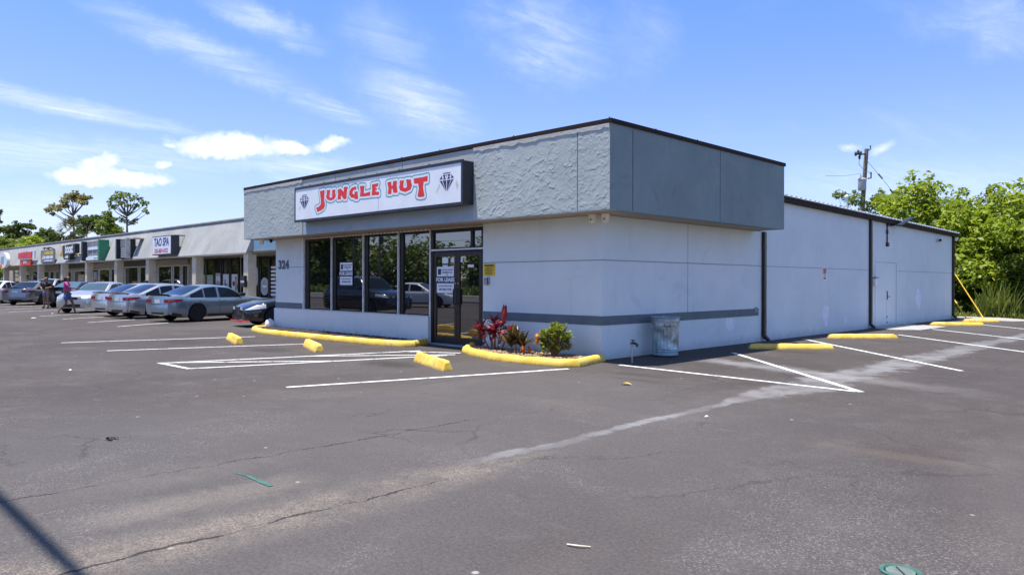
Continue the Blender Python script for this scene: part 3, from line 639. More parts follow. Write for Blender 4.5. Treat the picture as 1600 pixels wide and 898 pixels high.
# side door of the rear wing
d=MB(); d.box(-.003,.012,14.72,14.80,.06,2.28); d.box(-.003,.012,16.80,16.88,.06,2.28); d.box(-.003,.0125,14.80,16.80,2.20,2.28); sd=obj('side_door',d,wp,SB)
d=MB(); d.box(-.002,.006,14.81,15.83,.07,2.195); d.box(-.002,.006,15.845,16.79,.07,2.195); obj('door_leaf',d,wp,sd)
d=MB(); d.box(.0062,.02,15.86,15.92,.92,1.22); d.tube([(.018,15.89,1.03),(.07,15.89,1.03),(.07,16.02,1.03)],.012,6); obj('handle',d,MAT['dark metal'],sd)
d=MB(); d.box(.0062,.018,15.86,15.90,.30,.37); d.box(.0062,.018,15.86,15.90,.12,.17); objs('bolt',d,MAT['dark metal'],sd)
d=MB(); d.box(.0124,.016,16.79,16.803,.07,2.2); d.box(.0127,.016,14.8,16.8,2.196,2.206); d.box(.0062,.0075,15.832,15.843,.07,1.25); obj('door_gap',d,MAT['groove'],sd)
# touched-up paint patches
def patch(y,z,ry,rz,x=.0016):
    pts=[]; 
    for k in range(18):
        a=2*PI*k/18; q=1+random.uniform(-.25,.25); pts.append((y+ry*q*math.cos(a),z+rz*q*math.sin(a)))
    b=MB(); b.prism_x(pts,x-.0012,x); return b
simple('touch-up paint',(.84,.86,.91),.8,var=.08)
for a in [(5.0,.50,.22,.16,.0022),(10.7,.55,.22,.30,-.0015),(19.3,.95,.30,.40,-.0015),(12.2,.36,.08,.10,-.0015)]: obj('paint_patch',patch(*a),MAT['touch-up paint'],SB)
# house number
me=text_mesh('324',.355,(-12.38,-.004,1.995),'-y',.006,.018,sx=1.12,space=1.1); obj('house_number',me,MAT['number grey'],SB)
# utility plate by the downpipe
b=MB(); b.box(.013,.022,6.22,6.36,.74,.88); obj('cover_plate',b,MAT['grey plastic'],SB)

# ------------------------------------------------------------------ the sign
SG=thing('shop_sign','wide white lightbox sign lettered JUNGLE HUT between two diamonds','sign',(-6.25,OY,3.15))
sx0,sx1,sz0,sz1=-9.72,-2.80,3.12,4.03; ys=-1.09
b=MB(); b.box(sx0,sx1,ys+.02,OY+.007,sz0,sz1); b.box(sx0-.02,sx1+.02,ys-.012,ys+.02,sz0-.02,sz0+.045); b.box(sx0-.02,sx1+.02,ys-.012,ys+.02,sz1-.045,sz1+.02); b.box(sx1-.045,sx1+.02,ys-.0115,ys+.0195,sz0+.045,sz1-.045); b.box(sx0-.02,sx0+.02,ys-.0115,ys+.0195,sz0+.045,sz1-.045)
for x in (-9.2,-8.5,-7.3,-6.1,-5.2,-4.1): b.tube([(x,-.95,sz1),(x,-.95,sz1+.07),(x+.05,-.95,sz1+.07)],.009,6)
for x in (-6.0,-4.1): b.box(x-.05,x+.05,ys-.02,ys-.0125,sz0-.015,sz0+.02)
for z in (3.25,3.33): b.box(sx1,sx1+.012,-.95,-.93,z,z+.012)
obj('cabinet',b,MAT['sign cabinet'],SG,bevel=.004)
b=MB(); b.box(sx0+.02,-5.815,ys,ys+.018,sz0+.045,sz1-.045); b.box(-5.803,sx1-.045,ys,ys+.018,sz0+.045,sz1-.045); obj('face',b,MAT['sign white'],SG)
LET=[[(-8.43,3.85),(-8.21,3.86),(-8.22,3.70),(-8.23,3.59),(-8.18,3.47),(-8.25,3.39),(-8.39,3.35),(-8.55,3.32),(-8.62,3.43),(-8.48,3.45),(-8.39,3.50),(-8.38,3.60),(-8.41,3.74)],
[(-8.09,3.85),(-7.93,3.84),(-7.96,3.75),(-7.97,3.66),(-7.91,3.63),(-7.84,3.65),(-7.83,3.74),(-7.84,3.83),(-7.69,3.83),(-7.70,3.75),(-7.67,3.66),(-7.74,3.60),(-7.91,3.57),(-8.06,3.61),(-8.13,3.68),(-8.09,3.76)],
[(-7.57,3.82),(-7.44,3.83),(-7.30,3.73),(-7.29,3.86),(-7.12,3.85),(-7.16,3.73),(-7.18,3.56),(-7.29,3.56),(-7.43,3.68),(-7.43,3.57),(-7.58,3.57),(-7.56,3.70)],
[(-6.76,3.83),(-6.74,3.76),(-6.86,3.75),(-6.92,3.70),(-6.89,3.65),(-6.80,3.63),(-6.82,3.70),(-6.69,3.70),(-6.66,3.52),(-6.79,3.52),(-6.83,3.56),(-6.95,3.57),(-7.05,3.65),(-7.04,3.74),(-6.94,3.81)],
[(-6.58,3.82),(-6.39,3.81),(-6.41,3.73),(-6.42,3.63),(-6.32,3.63),(-6.15,3.65),(-6.15,3.56),(-6.36,3.56),(-6.58,3.57),(-6.55,3.69)],
[(-6.07,3.81),(-5.81,3.82),(-5.83,3.76),(-5.93,3.74),(-5.93,3.71),(-5.87,3.71),(-5.88,3.67),(-5.93,3.67),(-5.93,3.63),(-5.78,3.61),(-5.78,3.55),(-6.08,3.56),(-6.06,3.69)],
[(-5.45,3.80),(-5.30,3.81),(-5.29,3.71),(-5.24,3.71),(-5.22,3.81),(-5.08,3.81),(-5.09,3.72),(-5.06,3.54),(-5.21,3.55),(-5.24,3.65),(-5.28,3.65),(-5.30,3.53),(-5.43,3.54),(-5.40,3.67)],
[(-4.97,3.80),(-4.81,3.79),(-4.84,3.70),(-4.83,3.63),(-4.76,3.61),(-4.70,3.63),(-4.70,3.71),(-4.73,3.80),(-4.56,3.79),(-4.55,3.72),(-4.52,3.65),(-4.57,3.57),(-4.76,3.53),(-4.95,3.58),(-4.99,3.66),(-4.96,3.73)],
[(-4.45,3.80),(-4.29,3.80),(-4.11,3.80),(-3.96,3.81),(-3.96,3.70),(-4.10,3.70),(-4.12,3.57),(-4.07,3.38),(-4.19,3.37),(-4.31,3.39),(-4.26,3.56),(-4.29,3.68),(-4.43,3.69)]]
def sdf(px,pz,poly):
    d=np.full(px.shape,1e9); ins=np.zeros(px.shape,bool); n_=len(poly)
    for i in range(n_):
        ax_,az=poly[i]; bx,bz=poly[(i+1)%n_]; ex,ez=bx-ax_,bz-az; t=np.clip(((px-ax_)*ex+(pz-az)*ez)/(ex*ex+ez*ez),0,1)
        d=np.minimum(d,np.hypot(px-ax_-t*ex,pz-az-t*ez)); cr=((az>pz)!=(bz>pz))
        with np.errstate(divide='ignore',invalid='ignore'): ins^=cr&(px<(bx-ax_)*(pz-az)/(bz-az if bz!=az else 1e-9)+ax_)
    return np.where(ins,-d,d)
CS=.005; GX=np.arange(-8.85,-3.75,CS); GZ=np.arange(3.20,3.98,CS); PX,PZ=np.meshgrid(GX+CS/2,GZ+CS/2,indexing='xy')
SD=np.full(PX.shape,1e9)
for p_ in LET: SD=np.minimum(SD,sdf(PX,PZ,p_))
def halo(lo,hi,y):
    '''vinyl cut round the letters: every cell between two distances from the letter edges, merged in rows'''
    b=MB(); m=(SD>=lo)&(SD<hi); V=[];Q=[]
    for j in range(m.shape[0]):
        e=np.flatnonzero(np.diff(np.concatenate([[0],m[j].astype(int),[0]])))
        for x0,x1 in zip(e[::2],e[1::2]):
            k=len(V); V+=[(GX[0]+x0*CS,y,GZ[j]),(GX[0]+x1*CS,y,GZ[j]),(GX[0]+x1*CS,y,GZ[j]+CS),(GX[0]+x0*CS,y,GZ[j]+CS)]; Q.append((k,k+1,k+2,k+3))
    b.add(V,Q); return b
obj('lettering_outline',halo(.055,.086,ys-.0008),MAT['teal ink'],SG)
obj('lettering_border',halo(-.01,.0551,ys-.0012),MAT['poster white'],SG)
obj('lettering',halo(-9,.006,ys-.0018),MAT['red ink'],SG)
def diamond(cx,cz,w,h):
    T=lambda p:(cx+p[0]*w/2,cz+h/2-p[1]*h)
    P=[[(-.55,.0),(.55,.0),(.42,.05),(-.42,.05)],
       [(-1,.32),(-.68,.12),(-.60,.32)],[(1,.32),(.68,.12),(.60,.32)],[(-.55,.10),(-.12,.10),(-.34,.27)],[(.55,.10),(.12,.10),(.34,.27)],[(-.5,.34),(-.30,.17),(-.08,.34)],[(.5,.34),(.30,.17),(.08,.34)],[(-.08,.12),(.08,.12),(0,.25)],
       [(-.97,.39),(-.66,.39),(-.14,.94)],[(.97,.39),(.66,.39),(.14,.94)],[(-.56,.39),(-.05,.39),(-.05,.98)],[(.56,.39),(.05,.39),(.05,.98)]]
    b=MB()
    for p in P: b.prism_y([T(q) for q in p],ys-.0016,ys-.0005)
    return b
obj('diamond_emblem',diamond(-3.315,3.615,.47,.41),MAT['diamond ink'],SG); obj('diamond_emblem',diamond(-9.23,3.62,.47,.40),MAT['diamond ink'],SG)
b=MB()
for x,z in ((-3.66,3.42),(-3.60,3.50),(-3.02,3.52),(-2.99,3.46),(-9.5,3.44)): b.prism_y([(x,z),(x+.03,z-.02),(x+.06,z+.08),(x+.02,z+.10)],ys-.0016,ys-.0005)
objs('sparkle_print',b,MAT['pale ink'],SG)

# ------------------------------------------------------------------ small things on the shop
def poster(name,label,cx,cz,w,h,y):
    t=thing(name,label,'poster',(cx,y,cz-h/2),'for lease posters on the shop front')
    b=MB(); b.box(cx-w/2,cx+w/2,y-.004,y,cz-h/2,cz+h/2); obj('sheet',b,MAT['poster white'],t)
    b=MB(); b.box(cx-w/2-.01,cx+w/2+.01,y-.006,y-.0042,cz-h*.13,cz+h*.13); b.box(cx-w/2-.01,cx+w/2+.01,y-.006,y-.0042,cz-h/2-.025,cz-h/2); b.box(cx-w*.43,cx-w*.25,y-.006,y-.0042,cz+h*.20,cz+h*.42); obj('print',b,MAT['navy ink'],t)
    obj('headline',text_mesh('FOR LEASE',h*.20,(cx,y-.0075,cz),'-y',.0006,.005,sx=.78*w/h*1.45),MAT['poster white'],t)
    ms=[text_mesh('COLDWELL BANKER',h*.075,(cx+w*.10,y-.0055,cz+h*.38),'-y',.0006,.001,sx=.72*w/h*1.4),text_mesh('COMMERCIAL',h*.088,(cx+w*.10,y-.0055,cz+h*.28),'-y',.0006,.001,sx=.8*w/h*1.4),text_mesh('CRE',h*.06,(cx+w*.10,y-.0055,cz+h*.19),'-y',.0006,.001),
        text_mesh('ALYSSA RODRIGUEZ',h*.075,(cx,y-.0055,cz-h*.235),'-y',.0006,.001,sx=.8*w/h*1.4),text_mesh('407·802·7798',h*.11,(cx,y-.0055,cz-h*.37),'-y',.0006,.002,sx=.85*w/h*1.4)]
    [obj('fine_print',q_,MAT['navy ink'],t) for q_ in ms]
poster('lease_poster','blue and white for lease poster behind the second tall shop window',-8.98,1.71,.62,.62,.062)
poster('lease_poster','blue and white for lease poster on the left leaf of the glass entrance doors',-4.69,1.54,.62,.62,.040)
t=thing('warning_sign','small yellow warning sign with black print beside the entrance doors','sign',(-3.13,0,1.63))
b=MB(); b.box(-3.315,-2.945,-.010,-.0012,1.63,1.90); obj('plate',b,MAT['warning yellow'],t,bevel=.003)
ms=[text_mesh('WARNING',.062,(-3.13,-.0115,1.853),'-y',.0006,.003)]+[text_mesh(s,.027,(-3.13,-.0115,1.80-.034*i),'-y',.0006,.0008) for i,s in enumerate(['THIS PROPERTY IS','PROTECTED BY VIDEO','SURVEILLANCE','TRESPASSERS WILL BE','PROSECUTED'])]
obj('headline',ms[0],MAT['black ink'],t); obj('fine_print',merge('fine_print',ms[1:]),MAT['black ink'],t)
t=thing('key_box','grey metal key box mounted below the yellow warning sign','key box',(-3.19,0,1.43))
b=MB(); b.box(-3.26,-3.12,-.055,-.0012,1.43,1.60); obj('case',b,MAT['steel'],t,bevel=.006)
b=MB(); b.box(-3.155,-3.118,-.057,-.0552,1.44,1.59); b.lathe([(.014,0),(.014,.012)],10,(-3.21,-.067,1.55),'y'); obj('keypad',b,MAT['black plastic'],t)
def soffit_cam(x,y,label):
    t=thing('security_camera',label,'camera',(x,y,HS),'dome security cameras under the fascia')
    b=MB(); b.lathe([(.080,HS+.003),(.080,HS-.035),(.062,HS-.055),(.064,HS-.12),(.045,HS-.155),(.01,HS-.168)],16,(x,y,0)); obj('housing',b,MAT['cream plastic'],t,smooth=50)
    b=MB(); b.lathe([(.016,0),(.016,.008)],10,(x+.01,y-.070,HS-.10),'y'); obj('lens',b,MAT['black plastic'],t)
soffit_cam(-.10,-.16,'cream dome camera under the fascia corner, on the entrance side of its twin'); soffit_cam(.17,-.10,'cream dome camera under the fascia corner, on the trash can side of its twin')
soffit_cam(-12.98,-.42,'cream dome camera under the fascia end above the house number 324')
t=thing('security_camera','small dark camera beside the cream dome above the house number','camera',(-12.72,-.25,HS))
b=MB(); b.lathe([(.05,HS+.003),(.05,HS-.04),(.035,HS-.09),(.01,HS-.10)],12,(-12.72,-.25,0)); obj('housing',b,MAT['brown trim'],t,smooth=50)
def bullet(x,y,z,label,dy=.20):
    t=thing('security_camera',label,'camera',(x,y,z),'white bullet cameras on the rear wing')
    b=MB(); b.lathe([(.05,0),(.05,.03)],12,(x,y,z-.05),'x'); b.tube([(x+.03,y,z-.05),(x+.09,y,z-.04),(x+.12,y+.02,z)],.018,8); obj('mount',b,MAT['white plastic'],t)
    b=MB(); b.tube([(x+.10,y+dy,z+.01),(x+.14,y-dy*.5,z-.01),(x+.15,y-dy,z-.02)],[.065,.072,.075],12); obj('housing',b,MAT['white plastic'],t,smooth=40)
    b=MB(); b.tube([(x+.1505,y-dy-.001,z-.02),(x+.1515,y-dy-.012,z-.021)],.055,12); obj('lens',b,MAT['black plastic'],t)
bullet(-.004,21.75,3.22,'white bullet camera high on the shaded rear wall near its far end')
t=thing('security_camera','white camera on the very end of the rear wing eave','camera',(.12,24.12,3.3))
b=MB(); b.lathe([(.07,3.43),(.08,3.36),(.05,3.29),(.01,3.27)],12,(.06,24.15,0)); obj('housing',b,MAT['white plastic'],t,smooth=50)
t=thing('flood_light','grey LED flood light on a wall arm above the rear side door','light',(0,15.82,2.75))
b=MB(); b.tube([(.03,15.82,2.78),(.03,15.82,3.49),(.03,16.3,3.50)],.022,8); b.box(.0,.06,15.78,15.86,3.18,3.32); b.box(0,.075,15.77,15.90,2.75,2.88); b.box(.0,.07,15.8,16.2,3.46,3.53); obj('conduit',b,MAT['dark metal'],t)
b=MB(); b.prism_x([(16.15,3.50),(16.30,3.46),(17.65,3.83),(17.62,3.86)],.15,.33); b.box(.02,.16,16.15,16.3,3.47,3.53); obj('lamp_head',b,MAT['dark metal'],t,bevel=.01)
t=thing('wall_notice','small white and orange notice on the blank rear wall','sign',(0,10.6,1.55))
b=MB(); b.box(-.003,.002,10.45,10.72,1.56,1.94); obj('plate',b,MAT['poster white'],t)
b=MB(); b.box(.0022,.0042,10.47,10.70,1.76,1.92); b.box(.0022,.0042,10.50,10.67,1.70,1.73); b.box(.0022,.0042,10.50,10.67,1.60,1.66); obj('print',b,MAT['orange label'],t)
t=thing('alarm_box','white bell box beside the rear side door','alarm box',(0,14.62,1.40))
b=MB(); b.box(-.003,.10,14.50,14.76,1.40,1.66); obj('case',b,MAT['white plastic'],t,bevel=.03)
b=MB(); b.box(-.003,.13,14.47,14.79,1.663,1.69); obj('hood',b,MAT['grey plastic'],t)

# trash can
cx,cy=.78,1.02
cx,cy=on_ground(1039.5,556)
TC=thing('trash_can','dented open galvanised trash can with peeling paint beside the side wall','trash can',(cx,cy,0))
def dent(a,z):
    d=1.0
    for (a0,z0,ra,rz_,k) in ((-1.0,.38,.45,.09,.12),(-.2,.26,.35,.08,.10),(-1.6,.50,.5,.06,.08),(.7,.55,.4,.1,.08)):
        da=(a-a0+PI)%(2*PI)-PI; d-=k*math.exp(-(da/ra)**2-((z-z0)/rz_)**2)
    if .16<z<.60: d*=1+.022*math.cos(a*24)
    return d
prof=[(.235,.02),(.255,.03),(.258,.07),(.25,.075),(.258,.12),(.25,.13)]+[(.255+.022*(z-.13)/.5,z) for z in np.linspace(.14,.62,22)]+[(.283,.63),(.279,.66),(.285,.70),(.290,.715),(.283,.74),(.288,.79)]
b=MB(); b.lathe(prof,78,(cx,cy,0),fn=dent); b.f=b.f[:-1]; b.m=b.m[:-1]
ob=obj('body',b,MAT['can'],TC,smooth=35); sm=ob.modifiers.new('wall','SOLIDIFY'); sm.thickness=.006
b=MB(); 
ring=[(cx+.292*math.cos(a),cy+.292*math.sin(a),.79) for a in np.linspace(0,2*PI,33)]; b.tube(ring,.010,8); obj('rim',b,MAT['can'],TC,smooth=60)
for s in (0,1):
    a=R(-50)+PI*s; hb=MB(); c_,s_=math.cos(a),math.sin(a)
    hb.tube([(cx+.29*c_-.06*s_,cy+.29*s_+.06*c_,.66),(cx+.34*c_-.06*s_,cy+.34*s_+.06*c_,.62),(cx+.34*c_+.06*s_,cy+.34*s_-.06*c_,.62),(cx+.29*c_+.06*s_,cy+.29*s_-.06*c_,.66)],.008,6); obj('handle',hb,MAT['dark metal'],TC)
# standpipe tap
tx,ty=on_ground(987.5,566.5)
t=thing('standpipe_tap','rusty standpipe with a brass tap standing at the shop side wall','tap',(tx,ty,0))
b=MB(); b.tube([(tx,ty,0),(tx,ty,.36)],.017,8); obj('pipe',b,MAT['steel'],t,smooth=40)
b=MB(); b.tube([(tx-.03,ty,.36),(tx+.05,ty+.02,.365),(tx+.09,ty+.03,.34),(tx+.09,ty+.03,.30)],.024,8); b.tube([(tx+.02,ty,.37),(tx+.02,ty,.42)],.012,6); b.lathe([(.04,0),(.04,.012)],10,(tx+.02,ty,.415)); obj('faucet',b,MAT['dark metal'],t,smooth=40)

# ------------------------------------------------------------------ wheel stops and kerbs
yel=MAT['worn yellow paint']
def wheel_stop(p,q,label,w=.19,h=.125):
    p=Vector((*p,0)); q=Vector((*q,0)); L=(q-p).length; c=(p+q)/2; a=math.atan2(q.y-p.y,q.x-p.x)
    prof=[(-w/2,0),(-w/2+.012,.04),(-w/2+.055,h-.012),(-w/2+.075,h),(w/2-.075,h),(w/2-.055,h-.012),(w/2-.012,.04),(w/2,0)]
    P=[]
    N_=16
    for i in range(N_+1):
        s=-L/2+L*i/N_; e=min(i,N_-i); k=(.80 if e==0 else 1.0); hh=(.80 if e==0 else 1.0)
        off=0
        P.append([(s+(.03 if i==0 else -.03 if i==N_ else 0)*(z/h)+random.uniform(-.004,.004),y*k+random.uniform(-.004,.004),z*hh+(random.uniform(-.006,.003) if z>.05 else 0)) for y,z in prof])
    b=MB(); b.grid(P); m=len(prof); b.f.append(tuple(range(m))); b.m.append(0); b.f.append(tuple(N_*m+k for k in range(m))[::-1]); b.m.append(0)
    o=obj('wheel_stop',b,yel,smooth=38,fixn=True); o.location=(c.x,c.y,0); o.rotation_euler=(0,0,a)
    tag(o,label,'wheel stop','yellow concrete wheel stops')
dv=Vector((.905,-.425))
def near_end(a1,a2,L,d): 
    p=(Vector(a1)+Vector(a2))/2; return tuple(p-d*L),tuple(p)
p,q=near_end(on_ground(691.5,579.8),on_ground(709.5,579),1.75,Vector((.93,-.36)).normalized()); wheel_stop(p,q,'yellow wheel stop end on to the entrance doors, nearest the planted bed',.22,.17)
p,q=near_end(on_ground(490.5,550.5),on_ground(509,550.5),1.75,Vector((.93,-.36)).normalized()); wheel_stop(p,q,'yellow wheel stop before the tall windows, middle of the three facing the front',.22,.17)
p,q=near_end(on_ground(366,537.3),on_ground(382,538),1.75,Vector((.95,-.3)).normalized()); wheel_stop(p,q,'yellow wheel stop nearest the black car, at the house number end of the shop',.22,.17)
wheel_stop((.82,4.33),(2.16,5.68),'yellow wheel stop half in shade below the first downpipe of the side wall')
wheel_stop((.79,8.86),(2.09,10.22),'sunlit yellow wheel stop in front of the blank rear wall, before the side door')
wheel_stop((.85,17.75),(2.2,18.95),'yellow wheel stop just beyond the side door of the rear wing')
wheel_stop((1.05,21.2),(2.0,22.2),'orange faded wheel stop at the far corner of the rear wing')
def kerb(name,label,pts,cat,w=.17,h=.14):
    P=[]; pts=[Vector((*p,0)) for p in pts]
    prof=[(-w/2,0),(-w/2,.07),(-w/2+.03,h-.015),(-w/2+.06,h),(w/2-.06,h),(w/2-.03,h-.015),(w/2,.07),(w/2,0)]
    den=[]
    for i in range(len(pts)-1):
        k=max(2,int((pts[i+1]-pts[i]).length/.18))
        for j in range(k): den.append(pts[i].lerp(pts[i+1],j/k))
    den.append(pts[-1])
    for i,p in enumerate(den):
        t=(den[min(i+1,len(den)-1)]-den[max(i-1,0)]).normalized(); s=Vector((-t.y,t.x,0))
        P.append([(p.x+s.x*(y+random.uniform(-.005,.005)),p.y+s.y*(y+random.uniform(-.005,.005)),z+(random.uniform(-.008,.004) if z>.05 else 0)) for y,z in prof])
    b=MB(); b.grid(P); m=len(prof); b.f.append(tuple(range(m))); b.m.append(0); nn=(len(P)-1)*m; b.f.append(tuple(nn+k for k in range(m))[::-1]); b.m.append(0)
    c=den[len(den)//2]; o=obj(name,b,yel,at=(c.x,c.y,0),smooth=38,fixn=True); return tag(o,label,cat)
KA=[(-12.85,-.20),(-12.75,-.72),(-12.2,-1.05),(-11.0,-1.32),(-7.8,-1.30),(-5.6,-1.14),(-5.0,-.95),(-4.85,-.80),(-5.14,-.2)]
KB=[(-3.55,-.14),(-3.30,-.45),(-2.95,-.85),(-2.45,-1.12),(-1.45,-1.48),(-.6,-1.52),(.22,-1.42),(.40,-1.22),(.10,-.12)]
kerb('planter_kerb','long yellow painted kerb along the foot of the windows',KA,'kerb'); kerb('planter_kerb','yellow painted kerb round the bed of red and green plants',KB,'kerb')
def inner(poly,k):
    c=Vector((sum(p[0] for p in poly)/len(poly),sum(p[1] for p in poly)/len(poly))); return [tuple(c+(Vector(p)-c)*k) for p in poly]
g=MB(); g.prism(inner(KA,.995),.0,.085); struct('window_bed_ground',g,MAT['mulch'])
g=MB(); g.prism(inner(KB,.985),.0,.075); struct('plant_bed_ground',g,MAT['mulch'])
def pebbles(name,label,poly,n_,z,mats,r0,r1,kind='stuff',flt=None):
    xs_=[p[0] for p in poly]; ys_=[p[1] for p in poly]; b=MB(); c=0
    def ins(x,y):
        r=False; j=len(poly)-1
        for i in range(len(poly)):
            if (poly[i][1]>y)!=(poly[j][1]>y) and x<(poly[j][0]-poly[i][0])*(y-poly[i][1])/(poly[j][1]-poly[i][1])+poly[i][0]: r=not r
            j=i
        return r
    while c<n_:
        x=random.uniform(min(xs_),max(xs_)); y=random.uniform(min(ys_),max(ys_))
        if not ins(x,y) or (flt and not flt(x,y)): continue
        c+=1; r=random.uniform(r0,r1); b.mi=random.randrange(len(mats)); a=random.uniform(0,PI); q=random.uniform(.6,1)
        vs=[]
        for zz,rr in ((-.3,.7),(.25,1.0),(.6,.55)):
            for k in range(5):
                t=a+2*PI*k/5+random.uniform(-.2,.2); vs.append((x+r*rr*math.cos(t),y+r*rr*q*math.sin(t),z+r*zz))
        fs=[(i*5+k,i*5+(k+1)%5,(i+1)*5+(k+1)%5,(i+1)*5+k) for i in range(2) for k in range(5)]+[(10,11,12,13,14)]
        b.add(vs,fs)
    o=obj(name,b,mats); tag(o,label,'gravel',kind=kind); return o
pebbles('bed_gravel','tan pebbles and bark chips round the planted shrubs',inner(KB,.93),1300,.078,[MAT['pebble'],MAT['mulch'],MAT['mulch'],MAT['cordyline stem'],MAT['pebble']],.012,.032)
pebbles('window_gravel','dark gravel lying along the foot of the knee wall',inner(KA,.985),2600,.088,[MAT['dark gravel'],MAT['dark gravel'],MAT['mulch'],MAT['pebble']],.014,.032)

# ------------------------------------------------------------------ planted shrubs
def leaf_strip(b,base,dirv,L,W,droop,fold=.25,seg=5,up=Vector((0,0,1))):
    d=Vector(dirv).normalized(); side=d.cross(up)
    side=side.normalized() if side.length>.01 else Vector((1,0,0)); nrm=side.cross(d).normalized()
    p=Vector(base); rows=[]; wid=[.28,.75,1.0,.85,.5,.03][:seg+1]
    for i in range(seg+1):
        w_=W*wid[i]/2; rows.append([p-side*w_+nrm*fold*w_,p.copy(),p+side*w_+nrm*fold*w_])
        p=p+d*L/seg; d=(d+Vector((0,0,-droop/seg))).normalized(); nrm=side.cross(d).normalized()
    b.grid(rows)
def rosette(b,c,n_,L,W,tilt,droop,rnd=.3,heading=None):
    for k in range(n_):
        a=2*PI*k/n_*1.618*3+random.uniform(-.3,.3); t=tilt*(.35+.65*k/max(1,n_-1))+random.uniform(-.12,.12)
        d=Vector((math.cos(a)*math.sin(t),math.sin(a)*math.sin(t),math.cos(t))); l=L*random.uniform(1-rnd,1+rnd*.4)
        leaf_strip(b,Vector(c)+Vector((0,0,random.uniform(-.04,.04))),d,l,W*random.uniform(.8,1.15),droop)
# red cordyline
px,py=-2.42,-.52
t=thing('cordyline_plant','tall red and pink leaved plant by the entrance doors','plant',(px,py,.07)); st=MB(); lf=MB()
for (dx,dy,h) in ((0,0,.50),(.12,.05,.62),(-.16,.03,.40),(-.28,-.08,.52),(.22,-.05,.35),(.05,-.12,.45),(-.08,.1,.68),(-.36,.05,.30),(.3,.08,.45)):
    top=(px+dx*1.25,py+dy,.07+h*.82); st.tube([(px+dx*.5,py+dy*.5,.05),(px+dx*.8,py+dy*.8,.07+h*.4),top],[.016,.013,.010],6); rosette(lf,top,17,.27,.080,1.35,.7); rosette(lf,((px+dx),py+dy*.8,.07+h*.62),5,.20,.05,1.6,.8)
top=(px+.26,py+.02,.62); st.tube([(px+.1,py,.06),(px+.2,py,.35),top],[.014,.012,.01],6); rosette(lf,top,5,.40,.12,.45,.15)
obj('stem',st,MAT['cordyline stem'],t,smooth=60); obj('foliage',lf,MAT['red leaves'],t,smooth=60)
px,py=-1.62,-.70
t=thing('dracaena_plant','low bronze brown leaved plant between the red plant and the green bush','plant',(px,py,.07)); st=MB(); lf=MB()
for (dx,dy,h) in ((0,0,.20),(.14,.06,.14),(-.12,.0,.15)):
    top=(px+dx,py+dy,.07+h); st.tube([(px+dx*.6,py+dy*.6,.04),top],[.018,.013],6); rosette(lf,top,11,.42,.125,1.1,.30)
obj('stem',st,MAT['cordyline stem'],t); obj('foliage',lf,MAT['bronze leaves'],t,smooth=60)
lf=MB(); 
for dx,dy in ((.33,-.12),(.40,-.02)): rosette(lf,(px+dx,py+dy,.10),10,.16,.035,1.1,.3)
obj('young_shoot',lf,MAT['orange tips'],t,smooth=60)
px,py=-.62,-.66
t=thing('croton_bush','rounded green and yellow bush with one orange sprig near the wall corner','bush',(px,py,.07)); st=MB(); lf=MB(); og=MB()
for k in range(95):
    a=random.uniform(0,2*PI); e=random.uniform(-.75,1.45); r=.345*random.uniform(.55,1.0)
    c=Vector((px+r*math.cos(a)*math.cos(e)*1.05,py+r*math.sin(a)*math.cos(e)*.8,max(.13,.36+r*math.sin(e)*.95)))
    st.tube([(px+random.uniform(-.04,.04),py+random.uniform(-.04,.04),.05),(px+(c.x-px)*.4,py+(c.y-py)*.4,.20),tuple(c)],[.008,.006,.003],5)
    rosette(lf,c,8,.125,.050,1.4,.25)
for c in ((px-.36,py-.10,.40),(px-.33,py-.14,.33),(px-.38,py-.04,.34)): rosette(og,c,12,.11,.045,1.6,.3)
obj('stem',st,MAT['cordyline stem'],t); obj('foliage',lf,MAT['croton leaves'],t,smooth=60); obj('orange_sprig',og,MAT['orange leaves'],t,smooth=60)

# ------------------------------------------------------------------ things lying on the lot
x,y=on_ground(977,601.5); b=MB(); leaf_strip(b,(x-.07,y,.006),(.9,.35,.35),.17,.09,.9); o=obj('fallen_leaf',b,MAT['leaf litter'],at=(x,y,0)); tag(o,'yellow curled leaf lying on the asphalt off the wall corner','leaf')
p=on_ground(886,852); q=on_ground(923,855.5); b=MB(); b.tube([(*p,.008),((p[0]+q[0])/2+.01,(p[1]+q[1])/2-.015,.012),(*q,.007)],[.006,.007,.004],6); o=obj('dry_twig',b,MAT['straw'],at=(*p,0)); tag(o,'pale dry twig lying on the asphalt in the foreground','twig')
x,y=on_ground(173,686.5); b=MB(); 
for k in range(6): leaf_strip(b,(x+random.uniform(-.035,.035),y+random.uniform(-.035,.035),.01),(random.uniform(-1,1),random.uniform(-1,1),.3),.06,.035,.8)
o=obj('dark_leaf_clump',b,MAT['black cloth'],at=(x,y,0)); tag(o,'small dark clump of dead leaves on the open asphalt','leaves')
for i,(u,v,s,lab) in enumerate([(82,490,.06,'white crumpled litter scrap left of the walking person in pink, near the cars'),(53,497,.16,'flat white litter scrap furthest out in front of the grey sedan'),(110,579,.035,'white litter scrap on the open asphalt left of the hatched bay'),(1104,652,.028,'bone white scrap on the asphalt before the striped corner')]):
    x,y=on_ground(u,v); b=MB(); r=[(random.uniform(.7,1.2)*s*math.cos(a),random.uniform(.5,.9)*s*math.sin(a)) for a in np.linspace(0,2*PI,9)[:-1]]
    b.add([(x+p_[0],y+p_[1],.006+random.uniform(0,.012)) for p_ in r]+[(x,y,.03)],[(k,(k+1)%8,8) for k in range(8)]); o=obj('litter_scrap',b,MAT['bone white'],at=(x,y,0)); tag(o,lab,'litter','white litter on the lot')
